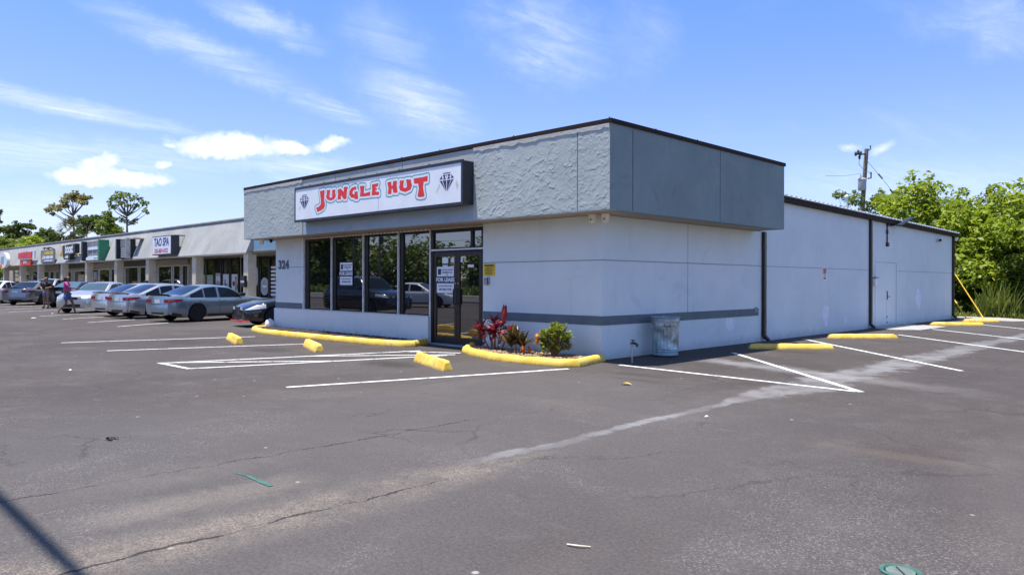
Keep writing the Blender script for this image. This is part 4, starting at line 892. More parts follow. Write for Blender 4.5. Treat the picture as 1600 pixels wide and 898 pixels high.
# valve cover
x,y=on_ground(1407,894)
t=thing('valve_cover','round teal sprayed valve cover set in the asphalt foreground','valve cover',(x,y,0))
simple('pale teal iron',(.13,.16,.135),.6,var=.25,scale=12,bump=.3)
b=MB(); b.lathe([(.100,.0),(.100,.010),(.084,.014),(.076,.006),(.076,.0)],32,(x,y,0)); obj('ring',b,MAT['teal paint'],t,smooth=40)
b=MB(); b.lathe([(.070,.0),(.070,.009)],32,(x,y,0)); obj('lid',b,MAT['pale teal iron'],t)
b=MB(); k=Vector((.62,-.78)); b.prism([(x-k.x*.055-k.y*.003,y-k.y*.055+k.x*.006),(x-k.x*.055+k.y*.003,y-k.y*.055-k.x*.006),(x+k.x*.055+k.y*.003,y+k.y*.055-k.x*.006),(x+k.x*.055-k.y*.003,y+k.y*.055+k.x*.006)],.009,.0115); obj('slot',b,MAT['black ink'],t)
# plastic bag by black car
x,y=on_ground(421,514.5); b=MB(); bm=bmesh.new(); bmesh.ops.create_icosphere(bm,subdivisions=3,radius=.16)
for v_ in bm.verts: v_.co=Vector((v_.co.x*.85+x,v_.co.y*.85+y,max(0,v_.co.z*1.15+.15)+random.uniform(-.02,.02)+.002))
me=bpy.data.meshes.new('bag'); bm.to_mesh(me); bm.free(); o=obj('plastic_bag',me,MAT['bag white'],at=(x,y,0),smooth=60); tag(o,'crumpled white plastic bag on the ground beside the black car','bag')
# concrete pads at the side door and far corner
g=MB(); g.prism([(0,14.3),(1.0,13.75),(1.55,14.2),(1.6,16.9),(0,17.6)],.0,.03); struct('door_pad',g,MAT['concrete'])
g=MB(); g.prism([(-.3,24.0),(2.3,22.9),(3.2,24.2),(1.0,26.4),(-.3,26.4)],.0,.02); struct('corner_pad',g,MAT['concrete'])

# ------------------------------------------------------------------ parking lot lamp (its arm throws the shadow at the lower left)
t=thing('street_lamp','steel lot lamp with one long arm above the asphalt','lamp',(-1.2,-11.42,0))
b=MB(); b.tube([(-1.2,-11.42,0),(-1.2,-11.42,7.5)],[.11,.07],12); obj('pole',b,MAT['steel'],t,smooth=40)
b=MB(); b.tube([(-1.2,-11.42,7.42),(4.4,-11.46,7.5)],[.05,.042],8); obj('arm',b,MAT['steel'],t,smooth=40)
b=MB(); b.box(4.4,5.0,-11.56,-11.36,7.44,7.58); obj('lamp_head',b,MAT['grey plastic'],t,bevel=.02)

# ------------------------------------------------------------------ strip mall
MX0,MX1=-88.0,-24.6
ML=thing('strip_mall','long low strip of shops with a grey stucco mansard roof and beige columns','building',(-50,5,0))
g=MB(); g.box(-88,WL-.01,4.0,7.4,-.04,.13); struct('mall_sidewalk',g,MAT['concrete'])
b=MB(); b.prism_x([(4.60,2.84),(5.30,4.55),(5.9,4.55),(5.9,2.90),(4.9,2.90)],MX0,MX1); obj('mansard',b,MAT['mansard stucco'],ML)
b=MB(); b.box(MX0-.03,MX1+.05,5.22,5.95,4.552,4.62); obj('roof_cap',b,MAT['grey kerb'],ML)
b=MB(); b.box(MX0,MX1,5.9,14,4.2,4.3); objs('roof',b,MAT['galvanised roof'],ML)
b=MB(); b.box(MX0,WL-.3,4.9,7.3,2.905,2.95); objs('soffit',b,MAT['tan soffit'],ML)
b=MB(); b.box(MX0,MX1-.02,4.62,4.9,2.78,2.838); obj('gutter_board',b,MAT['beige column'],ML)
b=MB(); b.box(MX1+.05,WL-.5,4.95,5.1,2.86,3.7); obj('side_band',b,MAT['shaded band blue'],ML)
b=MB(); b.box(-87.4,WL-.01,7.2,7.4,.13,2.905); b.box(MX0,MX0+.2,7.4,14,0,4.2); obj('shop_front_wall',b,MAT['beige wall'],ML)
for x0,x1 in [(-25.38,-24.52),(-31.48,-30.5),(-38.39,-37.25),(-44.1,-42.9),(-50.42,-49.2),(-56.73,-55.2),(-63.6,-62.2),(-69.8,-68.2),(-76.3,-74.8)]:
    c=(x0+x1)/2; b=MB(); b.box(c-.24,c+.24,4.76,5.18,.13,2.78); obj('column',b,MAT['beige column'],ML,bevel=.012)
bays=dict(A=[(-35.8,-35.1),(-35.0,-34.0),(-33.8,-33.0),(-32.8,-31.9),(-31.7,-30.8),(-30.4,-29.9),(-29.0,-28.4),(-28.2,-27.3),(-27.2,-26.3),(-26.1,-25.3),(-25.1,-24.0),(-23.8,-22.8)],
 B=[(-43.5,-43.0),(-42.6,-40.3),(-40.0,-38.9),(-38.6,-37.7)],C=[(-49.9,-49.2),(-49.0,-46.4),(-46.0,-44.9)],D=[(-56.9,-55.2),(-54.9,-52.5),(-52.1,-51.3)],
 E=[(-63.4,-62.5),(-61.5,-58.5)],F=[(-71.4,-69.5),(-69.1,-67.9),(-67.2,-66.2)],G=[(-78.3,-76.5),(-75.3,-73.6)],H=[(-85.6,-83.5),(-82.9,-80.7)])
ztop=dict(A=2.80,B=2.50,C=2.50,D=2.42,E=2.35,F=2.35,G=2.4,H=2.6)
mg=MAT['mall glass']
for k,l in bays.items():
    for i,(a,c) in enumerate(l):
        zt=ztop[k]; fr=MB(); z0=.16
        if k=='C' and i==0: zt=2.2; z0=.7
        for x in (a,c): fr.box(x-.05,x+.05,7.10,7.1995,z0,zt)
        fr.box(a+.05,c-.05,7.11,7.199,zt-.08,zt); fr.box(a+.05,c-.05,7.11,7.199,z0,z0+.08)
        w_=obj('window',fr,MAT['black frame'] if k in 'A' else MAT['white frame'],ML); p=MB(); p.box(a+.05,c-.05,7.14,7.18,z0+.08,zt-.08); obj('pane',p,mg,w_)
# ribbed headers
for x0,x1,mt,dk in ((-43.0,-37.6,'header tile','beige wall'),(-49.1,-44.7,'dark header','grey panel'),(-56.9,-51.2,'header tile','beige wall'),(-63.5,-58.4,'dark header','beige wall'),(-71.4,-66.0,'header tile','grey panel')):
    b=MB(); b.box(x0,x1,7.05,7.1,2.52,2.86); b.mi=1; x=x0+.1
    while x<x1-.1: b.box(x,x+.14,7.02,7.0495,2.60,2.80); x+=.30
    obj('header_panel',b,[MAT[mt],MAT[dk]],ML)
for x0,x1 in ((-66.0,-64.2),(-58.0,-57.2)): 
    b=MB(); b.box(x0,x1,7.04,7.199,.14,2.7); obj('pilaster',b,MAT['grey panel'],ML)
# lit ceiling tubes under the canopy
simple('tube glow',(.8,.8,.8),.5,emit=((1,.96,.88),1.3))
b=MB()
for x in (-27.5,-41.5,-46.5,-51,-54,-60.5): b.box(x-.6,x+.6,5.6,5.75,2.86,2.90)
objs('canopy_light',b,MAT['tube glow'],ML)
# printed posters and decals on the shop windows
simple('decal grey',(.42,.42,.44),.5); simple('decal green',(.36,.46,.22),.5); simple('decal rose',(.50,.24,.26),.5); simple('decal wine',(.16,.03,.06),.5); simple('decal orange',(.62,.20,.04),.5); simple('decal teal',(.30,.42,.40),.5); simple('decal tan',(.45,.33,.22),.5)
def decal(name,label,cat,x0,x1,z0,z1,base,bits,group=None):
    t=thing(name,label,cat,((x0+x1)/2,7.13,z0),group); b=MB(); b.box(x0,x1,7.125,7.135,z0,z1); obj('sheet',b,MAT[base],t)
    for i,(mt,pts) in enumerate(bits):
        b=MB(); b.prism_y([(x0+(x1-x0)*u,z0+(z1-z0)*v) for u,v in pts],7.116-.002*i,7.1225-.002*i); obj('print',b,MAT[mt],t)
rc=lambda a,b_,c,d:[(a,c),(b_,c),(b_,d),(a,d)]
el=lambda x,y,r,q:[(x+r*math.cos(k),y+q*math.sin(k)) for k in np.linspace(0,2*PI,19)[:-1]]
G_='posters in the mall windows behind the blue grey sedan'
decal('window_poster','green and tan picture poster in the mall window right of a beige column','poster',-35.75,-35.15,.75,1.85,'decal green',[('decal tan',rc(.3,.9,.2,.8)),('decal rose',[(.1,.1),(.9,.2),(.5,.4)])],G_)
decal('window_poster','pale teal picture poster beside the green one in the mall window','poster',-34.95,-34.1,.55,1.85,'decal green',[('decal teal',[(.1,.1),(.9,.1),(.7,.95),(.2,.9)]),('decal grey',el(.45,.55,.25,.25))],G_)
decal('window_poster','grey poster of figures with lines of white print in the mall window','poster',-33.75,-33.05,.35,1.95,'decal grey',[('poster white',el(.25,.8,.14,.10)),('poster white',el(.55,.84,.14,.10)),('poster white',el(.8,.78,.14,.10)),('decal wine',rc(.05,.95,.35,.6)),('poster white',rc(.2,.8,.22,.27)),('poster white',rc(.1,.9,.05,.13))],G_)
decal('window_poster','white poster with a dark bottle and pink flower in the mall window','poster',-32.75,-31.95,.72,1.88,'poster white',[('decal wine',[(.2,.2),(.7,.15),(.75,.35),(.45,.45),(.4,.75),(.3,.75)]),('decal rose',el(.6,.38,.2,.18))],G_)
decal('window_poster','white poster with brown bottles in the mall window nearest the round decal','poster',-31.65,-30.85,.72,1.88,'poster white',[('decal tan',rc(.55,.85,.1,.9)),('decal wine',el(.35,.55,.2,.12)),('black ink',el(.95,.4,.05,.15))],G_)
def round_decal(label,x,z,r,lines):
    t=thing('round_decal',label,'decal',(x,7.12,z),'round decals on the salon windows'); b=MB(); b.lathe([(r,0),(r,.01)],28,(x,7.122,z),'y'); obj('disc',b,MAT['decal grey'],t)
    b=MB(); ring=[(x+r*.78*math.cos(k),7.117,z+r*.78*math.sin(k)) for k in np.linspace(0,2*PI,25)]; b.tube(ring,.012,5); b.box(x-r*.45,x+r*.45,7.112,7.119,z-.06,z+.06); obj('print',b,MAT['poster white'],t)
    if lines:
        b=MB(); 
        for i,(w_,h_) in enumerate(lines): b.box(x-w_,x+w_,7.118,7.126,z-r-.12-i*.17-h_,z-r-.12-i*.17)
        obj('print_lines',b,MAT['poster white'],t)
round_decal('large round pale decal on the mall glass half behind the last beige column',-29.0,1.75,.62,[])
round_decal('round pale decal above white lines on the mall glass nearest the shop corner',-27.75,1.22,.47,[(.42,.07),(.36,.10),(.33,.06),(.42,.05),(.44,.06)])
t=thing('price_list','column of small white notices on the last mall window pane','notices',(-26.75,7.12,.6)); b=MB()
for i in range(8): b.box(-27.05,-26.45+random.uniform(-.15,.1),7.118,7.126,.75+i*.20,.75+i*.20+.11)
obj('print',b,MAT['poster white'],t)
for nm,lb,x0,x1,z0,z1,base in (('window_poster','white notices on the mall door behind the silver sedan roofs',-39.75,-39.15,.55,1.35,'poster white'),('window_poster','white notices in the mall window left of the second column',-45.75,-45.15,.5,1.3,'poster white'),('window_poster','orange picture panel in the mall window behind the bright silver cars',-47.6,-46.7,.3,1.45,'decal orange'),('window_poster','orange upright panel in the mall window above the champagne sedan',-54.4,-53.8,.3,1.55,'decal orange'),('window_poster','pale printed poster in the mall window above the black car',-60.6,-58.9,.5,2.0,'decal tan'),('window_poster','grey notice in the dark mall window left of the orange upright panel',-56.4,-55.6,1.2,2.2,'decal grey'),('window_poster','yellow picture panel in the narrow mall window behind the grey sedan',-68.8,-68.2,.6,1.6,'decal tan')):
    decal(nm,lb,'poster',x0,x1,z0,z1,base,[('decal grey',rc(.15,.85,.6,.8)),('decal wine',rc(.2,.8,.2,.35))])
t=thing('mail_box','small black letter box fixed to the last beige column','letter box',(-24.9,4.68,1.2)); b=MB(); b.box(-25.15,-24.75,4.60,4.718,1.22,1.75); obj('case',b,MAT['black plastic'],t); b=MB(); b.box(-25.14,-24.76,4.59,4.5985,1.42,1.52); obj('label_plate',b,MAT['decal grey'],t)
t=thing('mail_box','small black letter box fixed to the third beige column from the shop','letter box',(-37.7,4.68,1.1)); b=MB(); b.box(-37.85,-37.5,4.60,4.718,1.0,1.5); obj('case',b,MAT['black plastic'],t)
# mall signs hang in front of the sloping mansard
def slab(x0,x1,z0,z1,y0,y1): b=MB(); b.box(x0,x1,y0,y1,z0,z1); return b
def facing(z): return 4.6+(z-2.84)*.409
YS=4.28
t=thing('mall_sign','white lightbox sign reading TAO SPA above a red phone number','sign',(-34.2,YS,2.95),'signs along the mansard')
obj('cabinet',slab(-35.7,-32.85,2.95,4.0,YS+.02,4.72),MAT['sign cabinet'],t); obj('face',slab(-35.62,-32.93,3.0,3.95,YS,YS+.019),MAT['sign white'],t)
b=MB(); b.tube([(-33.0,4.5,4.0),(-33.0,5.2,4.0)],.03,6); obj('bracket',b,MAT['dark metal'],t)
simple('tao blue',(.02,.03,.22),.5); simple('tao pink',(.62,.06,.16),.5)
obj('lettering',text_mesh('TAO SPA',.62,(-34.28,YS-.004,3.64),'-y',.001,.018,sx=.88,shear=.15),MAT['tao blue'],t); obj('phone_number',text_mesh('203-869-6923',.34,(-34.28,YS-.004,3.17),'-y',.001,.008,sx=1.05),MAT['tao pink'],t)
t=thing('mall_sign','empty lightbox sign frame with grey slats, left of the TAO SPA sign','sign',(-40.9,YS,2.85),'signs along the mansard')
obj('cabinet',slab(-41.9,-40.05,2.86,4.1,YS+.25,4.85),MAT['sign cabinet'],t); b=MB()
for z in np.arange(2.95,3.6,.13): b.box(-41.6,-40.2,YS+.20,YS+.249,z,z+.09)
obj('slats',b,MAT['decal grey'],t)
obj('side_frame',slab(-40.15,-40.0,2.86,4.12,YS,YS+.249),MAT['steel'],t); obj('rim',slab(-41.95,-41.75,2.86,4.12,YS,YS+.249),MAT['sign cabinet'],t); obj('back_panel',slab(-41.7,-40.2,3.6,4.05,YS+.21,YS+.248),MAT['grey panel'],t); obj('support_bracket',slab(-39.98,-39.3,4.06,4.12,YS+.2,5.1),MAT['beige column'],t)
t=thing('mall_sign','green sided open lightbox sign with its grey inside showing','sign',(-47.2,YS,2.87),'signs along the mansard')
simple('sign green',(.03,.22,.11),.5)
obj('cabinet',slab(-49.1,-45.3,2.9,4.2,YS+.30,4.9),MAT['grey panel'],t); obj('side_frame',slab(-45.5,-45.2,2.86,4.22,YS,4.9),MAT['sign green'],t); obj('rim',slab(-49.2,-48.9,2.86,4.22,YS,YS+.299),MAT['sign cabinet'],t)
b=MB(); b.box(-48.6,-45.6,YS+.26,YS+.299,3.62,3.80); b.box(-48.6,-45.6,YS+.26,YS+.299,3.05,3.18); b.box(-48.4,-45.9,YS+.25,YS+.2995,2.9,3.0); obj('tube_rack',b,MAT['poster white'],t)
b=MB()
for x in (-47.6,-46.7,-46.1): b.box(x,x+.10,YS+.28,YS+.2985,3.2,4.1)
obj('slats',b,MAT['decal grey'],t)
obj('loose_sheet',slab(-48.4,-46.6,2.9,3.1,YS+.1,YS+.15),MAT['poster white'],t)
t=thing('mall_sign','black sign lettered boost in white with a cream flame mark','sign',(-52.9,YS,3.05),'signs along the mansard')
b=MB(); b.prism_y([(-53.9,3.3),(-53.6,3.05),(-52.2,3.05),(-52.0,3.4),(-50.8,3.5),(-50.8,4.15),(-53.9,4.1)],YS+.05,YS+.35); obj('cabinet',b,MAT['black ink'],t)
obj('lettering',text_mesh('boost',.95,(-52.35,YS+.045,3.80),'-y',.002,.03,sx=.9,shear=.1),MAT['poster white'],t); obj('small_lettering',text_mesh('mobile',.30,(-52.9,YS+.045,3.24),'-y',.002,.01),MAT['poster white'],t)
simple('flame cream',(.74,.56,.30),.5); b=MB(); b.prism_y([(-55.0,3.4),(-54.7,3.3),(-54.0,3.75),(-54.0,4.1),(-54.5,4.15),(-54.3,3.85)],YS+.04,YS+.2); obj('flame_emblem',b,MAT['flame cream'],t)
b=MB(); 
for x in (-53.5,-52.2,-51.1): b.box(x,x+.25,YS+.36,5.2,3.3,3.4)
obj('bracket',b,MAT['dark metal'],t)
t=thing('mall_sign','dark sign panel with an orange line over two white lines of print','sign',(-59.1,YS,2.9),'signs along the mansard')
obj('panel',slab(-61.0,-57.0,2.92,3.92,4.52,4.60),MAT['grey panel'],t); b=MB(); b.prism_y([(-60.7,3.15),(-60.2,3.6),(-60.0,3.2)],4.51,4.519); obj('logo_mark',b,MAT['flame cream'],t)
obj('lettering',slab(-59.9,-57.3,3.55,3.80,4.512,4.519),MAT['warning yellow'],t); b=MB(); b.box(-60.0,-57.4,4.512,4.519,3.22,3.45); b.box(-59.9,-57.5,4.512,4.519,3.02,3.12); obj('print_lines',b,MAT['poster white'],t)
b=MB()
for x in (-59.6,-58.3): b.tube([(x,4.9,3.95),(x,4.5,4.1),(x,4.4,4.02)],[.03,.05,.12],8)
objs('spot_lamp',b,MAT['black plastic'],t)
t=thing('mall_sign','red and white sign with bold red lettering over a small red plaque','sign',(-65.5,YS,2.8),'signs along the mansard')
obj('panel',slab(-68.2,-62.8,3.35,4.0,4.45,4.6),MAT['poster white'],t); b=MB(); b.prism_y([(-68.1,3.40),(-63.6,3.38),(-63.3,3.92),(-68.0,3.9)],4.40,4.445); obj('lettering_block',b,MAT['red ink'],t); obj('lower_plaque',slab(-67.6,-64.0,2.80,3.30,4.45,4.6),MAT['red ink'],t); obj('lettering',text_mesh('NAIL',.85,(-65.7,4.395,3.66),'-y',.002,.02,sx=1.4),MAT['tao pink'],t); obj('small_lettering',text_mesh('SPA',.34,(-65.8,4.445,3.05),'-y',.002,.01,sx=2.2),MAT['poster white'],t)
t=thing('mall_sign','white oval sign with a blue picture at the far end of the mall','sign',(-73.2,YS,2.7),'signs along the mansard')
b=MB(); b.prism_y([(-73.0+1.7*math.cos(k),3.35+.72*math.sin(k)) for k in np.linspace(0,2*PI,25)[:-1]],4.2,4.45); obj('panel',b,MAT['poster white'],t)
b=MB(); b.prism_y([(-73.9,3.0),(-72.6,3.0),(-72.4,3.7),(-73.7,3.7)],4.19,4.199); obj('picture',b,MAT['sign band paint'],t); b=MB(); b.prism_y([(-75.4,2.62),(-72.8,2.66),(-73.2,2.95),(-75.4,2.95)],4.16,4.198); obj('orange_band',b,MAT['decal orange'],t)

# ------------------------------------------------------------------ cars
def smooth1(a,k):
    for _ in range(k): a=np.concatenate([[a[0]],(a[:-2]+2*a[1:-1]+a[2:])/4,[a[-1]]])
    return a
CARG='cars parked at the strip mall'
def make_car(label,paint,pos,heading,L=4.65,W=1.80,H=1.42,wb=2.72,fo=.92,zh=.93,zdk=1.06,belt=.93,xc=.86,xh=.12,xr=-.95,xb=-1.85,glass='car glass',rim='rim silver',plate=True,kind='sedan',tail=.42,group=CARG,cat='car',name='parked_car',spoiler=True,cladding='car trim'):
    """x forward, z up, origin on the ground midway between the axles"""
    t=thing(name,label,cat,(pos[0],pos[1],0),group,rz=heading,local=True)
    xf=wb/2+fo; xk=xf-L; zw=.325; Ra=.385; xw=(wb/2,-wb/2)
    ends=[0,.02,.05,.09,.14,.20,.28,.37,.47]
    xs_=sorted(set([round(xk+e,4) for e in ends]+[round(xf-e,4) for e in ends]+[round(v,3) for v in np.arange(xk+.55,xf-.5,.12)]+[round(c+Ra*math.cos(a),4) for c in xw for a in np.linspace(0,PI,15)]))
    xs_=[x for i,x in enumerate(xs_) if i==0 or x-xs_[i-1]>.004]
    ki=sorted([(xk,zdk-.05),(xk+.10,zdk),(xb-.05,zdk+.005),(xb+.25,belt+.02),(xc-.2,belt+.02),(xc+.05,zh+.03),(xf-.65,zh-.06),(xf-.25,zh-.16),(xf,zh-.30)])
    fx=np.linspace(xk,xf,200); fz=smooth1(np.interp(fx,[a for a,_ in ki],[c for _,c in ki]),14)
    zt=lambda x:float(np.interp(x,fx,fz))
    def hw(x):
        df,dr=xf-x,x-xk; k=1.0
        for d,r,f0 in ((df,.62,.60),(dr,.50,.72)):
            if d<r: k*=f0+(1-f0)*(1-(1-max(d,0)/r)**2.3)**(1/2.3)
        return W/2*k
    zb=lambda x: .20+.10*max(0,1-(x-xk)/.5)**1.0+.04*max(0,1-(xf-x)/.4)
    G0=[0,.12,.25,.5,.72,.86,.95,1.0]; G1=[.93,.965,.985,1.0,.99,.965,.93,.87]
    def ys(x,z):
        a=zb(x); u=(z-a)/(zt(x)-a); 
        nose=1-.06*max(0,1-(xf-x)/.3)*max(0,u-.5)*2
        return hw(x)*float(np.interp(u,G0,G1))*nose
    def zl(x):
        z=zb(x)
        for c in xw:
            if abs(x-c)<Ra: z=max(z,zw+math.sqrt(Ra*Ra-(x-c)**2)-.0)
        return z
    P=[]
    for x in xs_:
        z0=zl(x); z1=zt(x); w_=hw(x); inn=max(.05,min(w_*.93-.26,W/2-.30)); half=[(0,zb(x)),(inn,zb(x)),(inn,z0)]
        for u in np.linspace(0,1,9): z=z0+(z1-z0)*u; half.append((ys(x,z),z))
        yt=half[-1][0]; half+=[(yt*.82,z1+.022),(yt*.45,z1+.042),(0,z1+.05)]
        P.append([(x,-y,z) for y,z in half[::-1]]+[(x,y,z) for y,z in half[1:]][:-1])
    b=MB(); m=len(P[0])
    vs=[p for r in P for p in r]; fs=[(i*m+j,i*m+(j+1)%m,(i+1)*m+(j+1)%m,(i+1)*m+j) for i in range(len(P)-1) for j in range(m)]
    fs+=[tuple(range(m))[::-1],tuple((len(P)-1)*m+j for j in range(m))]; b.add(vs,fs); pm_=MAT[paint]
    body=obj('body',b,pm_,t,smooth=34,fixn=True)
    # cabin
    ck=sorted([(xb,zdk if kind!='suv' else belt),(xb+.12,belt+.10 if kind!='suv' else belt+.35),(xr,H-.045),((xr+xh)/2-.1,H),(xh,H-.045),(xc,belt+.03)])
    cx_=np.linspace(xb,xc,120); cz_=smooth1(np.interp(cx_,[a for a,_ in ck],[c for _,c in ck]),22); zr_=lambda x:float(np.interp(x,cx_,cz_))
    wb_=W/2*.895; kk=.36 if kind!='suv' else .24
    side=lambda z: wb_-(z-belt)*kk
    C_=[]
    for x in np.linspace(xb,xc,40):
        z1=zr_(x); z0=min(belt-.05,z1-.06); half=[(side(z0),z0)]
        zz=max(z0+.01,z1-.05); half+=[(side(zz),zz),(side(z1)-.035,z1-.012),(side(z1)*.86,z1+.012),(side(z1)*.45,z1+.03),(0,z1+.036)]
        C_.append([(x,-y,z) for y,z in half]+[(x,y,z) for y,z in half[::-1]][1:])
    b=MB(); b.grid(C_); obj('cabin',b,pm_,t,smooth=34,fixn=True)
    gm=MAT[glass]
    def screen(x0,x1,nm,inset=.11):
        G_2=[]
        for x in np.linspace(x0,x1,10):
            z1=zr_(x); s=side(z1); r=[]
            for u in np.linspace(-1,1,9):
                y=u*(s-inset); k=abs(y)/s; zz=z1+.036-(.024*(k/.86)**2 if k<.86 else .024)
                e=.01; sl=(zr_(x+e)-zr_(x-e))/(2*e); nrm=Vector((-sl,0,1)).normalized(); r.append((x+nrm.x*.008,y,zz+nrm.z*.008))
            G_2.append(r)
        b=MB(); b.grid(G_2); obj(nm,b,gm,t,smooth=60)
    screen(xh+.03,xc-.06,'windscreen'); screen(xb+.06,xr-.03,'rear_window')
    def sidewin(x0,x1,s,nm):
        top=[];bot=[]
        for x in np.linspace(x0,x1,12):
            z1=zr_(x)-.065; z0=belt+.025
            if z1<z0+.012: z1=z0+.012
            top.append((x,s*(side(z1)+.006),z1)); bot.append((x,s*(side(z0)+.006),z0))
        b=MB(); b.grid([bot,top] if s<0 else [top,bot]); obj(nm,b,gm,t)
    xm=(xh+xr)/2+.02
    for s in (-1,1):
        sidewin(xm+.05,xc-.30,s,'side_window'); sidewin(xr-.0 if kind!='suv' else xr-.1,xm-.05,s,'side_window'); sidewin(xb+.34 if kind!='suv' else xb+.22,xr-.06 if kind!='suv' else xr-.17,s,'quarter_window')
    def patchm(x0,x1,z0f,z1f,s,off=.006,n_=10,m_=4):
        Q=[]
        for x in np.linspace(x0,x1,n_):
            za,zc=z0f(x),z1f(x); r=[]
            for u in np.linspace(0,1,m_):
                z=za+(zc-za)*u; r.append((x+(off if x>0 else -off)*.6,s*(ys(x,z)+off),z))
            Q.append(r)
        b=MB(); b.grid(Q if s>0 else Q[::-1]); return b
    def cap(front,y0,y1,z0,z1,off=.008,z0b=None,z1b=None):
        x=xf+off if front else xk-off; b=MB(); b.prism_x([(y0,z0),(y1,z0 if z0b is None else z0b),(y1,z1 if z1b is None else z1b),(y0,z1)],x-.012 if front else x,x if front else x+.012); return b
    lowk=zt(xk); tl0,tl1=lowk-.22,lowk-.07
    for s in (-1,1):
        q=patchm(xk+.005,xk+tail,lambda x:tl0+.015+(x-xk)*.20,lambda x:min(tl1-.01+(x-xk)*.03,zt(x)-.05),s,.007)
        yc=ys(xk,tl0+.05); c2=cap(False,min(s*(yc-.26),s*(yc+.004)),max(s*(yc-.26),s*(yc+.004)),tl0+.02,tl1-.01); q.add(c2.v,c2.f); obj('tail_lamp',q,MAT['red lamp'],t)
        hz0=zh-.34; q=patchm(xf-.62,xf-.03,lambda x:hz0+.02+(xf-x)*.10,lambda x:min(hz0+.13+(xf-x)*.13,zt(x)-.02),s,.007)
        yc=ys(xf,hz0+.05); c2=cap(True,min(s*(yc-.16),s*(yc+.002)),max(s*(yc-.16),s*(yc+.002)),hz0+.02,hz0+.12); q.add(c2.v,c2.f); obj('headlight',q,MAT['clear lamp'],t)
        # sill, seams, handles, mirrors
        q=patchm(-wb/2+.42,wb/2-.42,lambda x:.205,lambda x:.275,s,.004,6,2); obj('side_sill',q,MAT[cladding],t)
        q=MB()
        for x in (xm,xc-.10,xr-.22):
            p_=patchm(x-.006,x+.006,lambda x:.30,lambda x:zt(x)-.01,s,.003,2,8); q.add(p_.v,p_.f)
        p_=patchm(xr-.25,xc-.1,lambda x:.298,lambda x:.306,s,.003,8,2); q.add(p_.v,p_.f); obj('door_seam',q,MAT['car trim'],t)
        q=MB()
        for x in (xm-.10-.75,xm+.08):
            z=belt-.13; y=s*(ys(x,z)+.012); q.box(x,x+.19,min(y,y+s*.022),max(y,y+s*.022),z,z+.028)
        obj('door_handle',q,pm_,t,bevel=.006)
        mx_=xc-.34; z=belt+.05; y0=side(z)
        q=MB(); q.box(mx_,mx_+.05,*sorted((s*(y0-.03),s*(y0+.09))),z,z+.04); q.prism_x([(s*(y0+.06),z),(s*(y0+.26),z+.01),(s*(y0+.27),z+.13),(s*(y0+.08),z+.14)],mx_-.02,mx_+.10); obj('wing_mirror',q,pm_ if paint!='blue grey paint' else MAT['black plastic'],t,bevel=.02,fixn=True)
    # bumpers
    wk=hw(xk)*.9; q=cap(False,-wk*.62,wk*.62,.29,.36); 
    for s in (-1,1):
        p_=patchm(xk+.01,xk+.40,lambda x:zb(x)+.005,lambda x:zb(x)+.075,s,.005,6,2); q.add(p_.v,p_.f)
    obj('rear_valance',q,MAT['car trim'],t)
    q=cap(False,-wk*.8,wk*.8,tl0-.03,tl0-.022,.004); obj('boot_seam',q,MAT['car trim'],t)
    if plate: q=cap(False,-.16,.16,tl0-.0,tl0+.13,.012); obj('number_plate',q,MAT['plate'],t)
    if spoiler and kind=='sedan':
        q=MB(); r=hw(xk+.1)*.78; q.grid([[(xk+.16,-r,zdk+.04),(xk+.16,0,zdk+.062),(xk+.16,r,zdk+.04)],[(xk+.02,-r,zdk+.045),(xk-.01,0,zdk+.085),(xk+.02,r,zdk+.045)],[(xk+.03,-r,zdk-.01),(xk+.0,0,zdk+.03),(xk+.03,r,zdk-.01)]]); obj('spoiler',q,MAT['car trim'] if paint in('blue grey paint',) else pm_,t)
    wf=hw(xf)*.9; q=cap(True,-wf*.55,wf*.55,zh-.36,zh-.23); obj('grille',q,MAT['car trim'],t); q=cap(True,-wf*.5,wf*.5,zh-.302,zh-.292,.012); obj('grille_bar',q,MAT['chrome'],t)
    q=cap(True,-wf*.8,wf*.8,.28,.42); obj('air_intake',q,MAT['car trim'],t)
    # wheels
    for c in xw:
        for s in (-1,1):
            wh=bpy.data.objects.new('wheel',None); COL.objects.link(wh); wh.parent=t; wh.location=(c,s*(W/2-.115),zw); ORG[wh.name]=(0,0,0)
            q=MB(); q.lathe([(.235,-.10),(.30,-.105),(.322,-.08),(.325,0),(.322,.08),(.30,.105),(.235,.10)],28,(0,0,0),'y'); obj('tyre',q,MAT['tyre'],wh,smooth=40)
            q=MB(); q.lathe([(.05,s*.085),(.236,s*.06),(.236,s*.098),(.218,s*.10),(.205,s*.07)],28,(0,0,0),'y'); 
            for k in range(5):
                a=2*PI*k/5; u=Vector((math.cos(a),0,math.sin(a))); v_=Vector((-math.sin(a),0,math.cos(a)))
                o_=Vector((0,s*.094,0)); i_=Vector((0,s*.078,0))
                q.add([tuple(u*.03+v_*.035+o_),tuple(u*.03-v_*.035+o_),tuple(u*.222-v_*.045+o_),tuple(u*.222+v_*.045+o_),tuple(u*.03+v_*.035+i_),tuple(u*.03-v_*.035+i_),tuple(u*.222-v_*.045+i_),tuple(u*.222+v_*.045+i_)],[(0,1,2,3),(0,4,5,1),(1,5,6,2),(3,2,6,7),(0,3,7,4)])
            q.lathe([(.035,s*.098),(.02,s*.104)],10,(0,0,0),'y'); obj('rim',q,MAT[rim],wh,fixn=True)
            q=MB(); q.lathe([(.20,s*.055),(.20,s*.062)],20,(0,0,0),'y'); obj('brake_disc',q,MAT['dark metal'],wh)
    return t
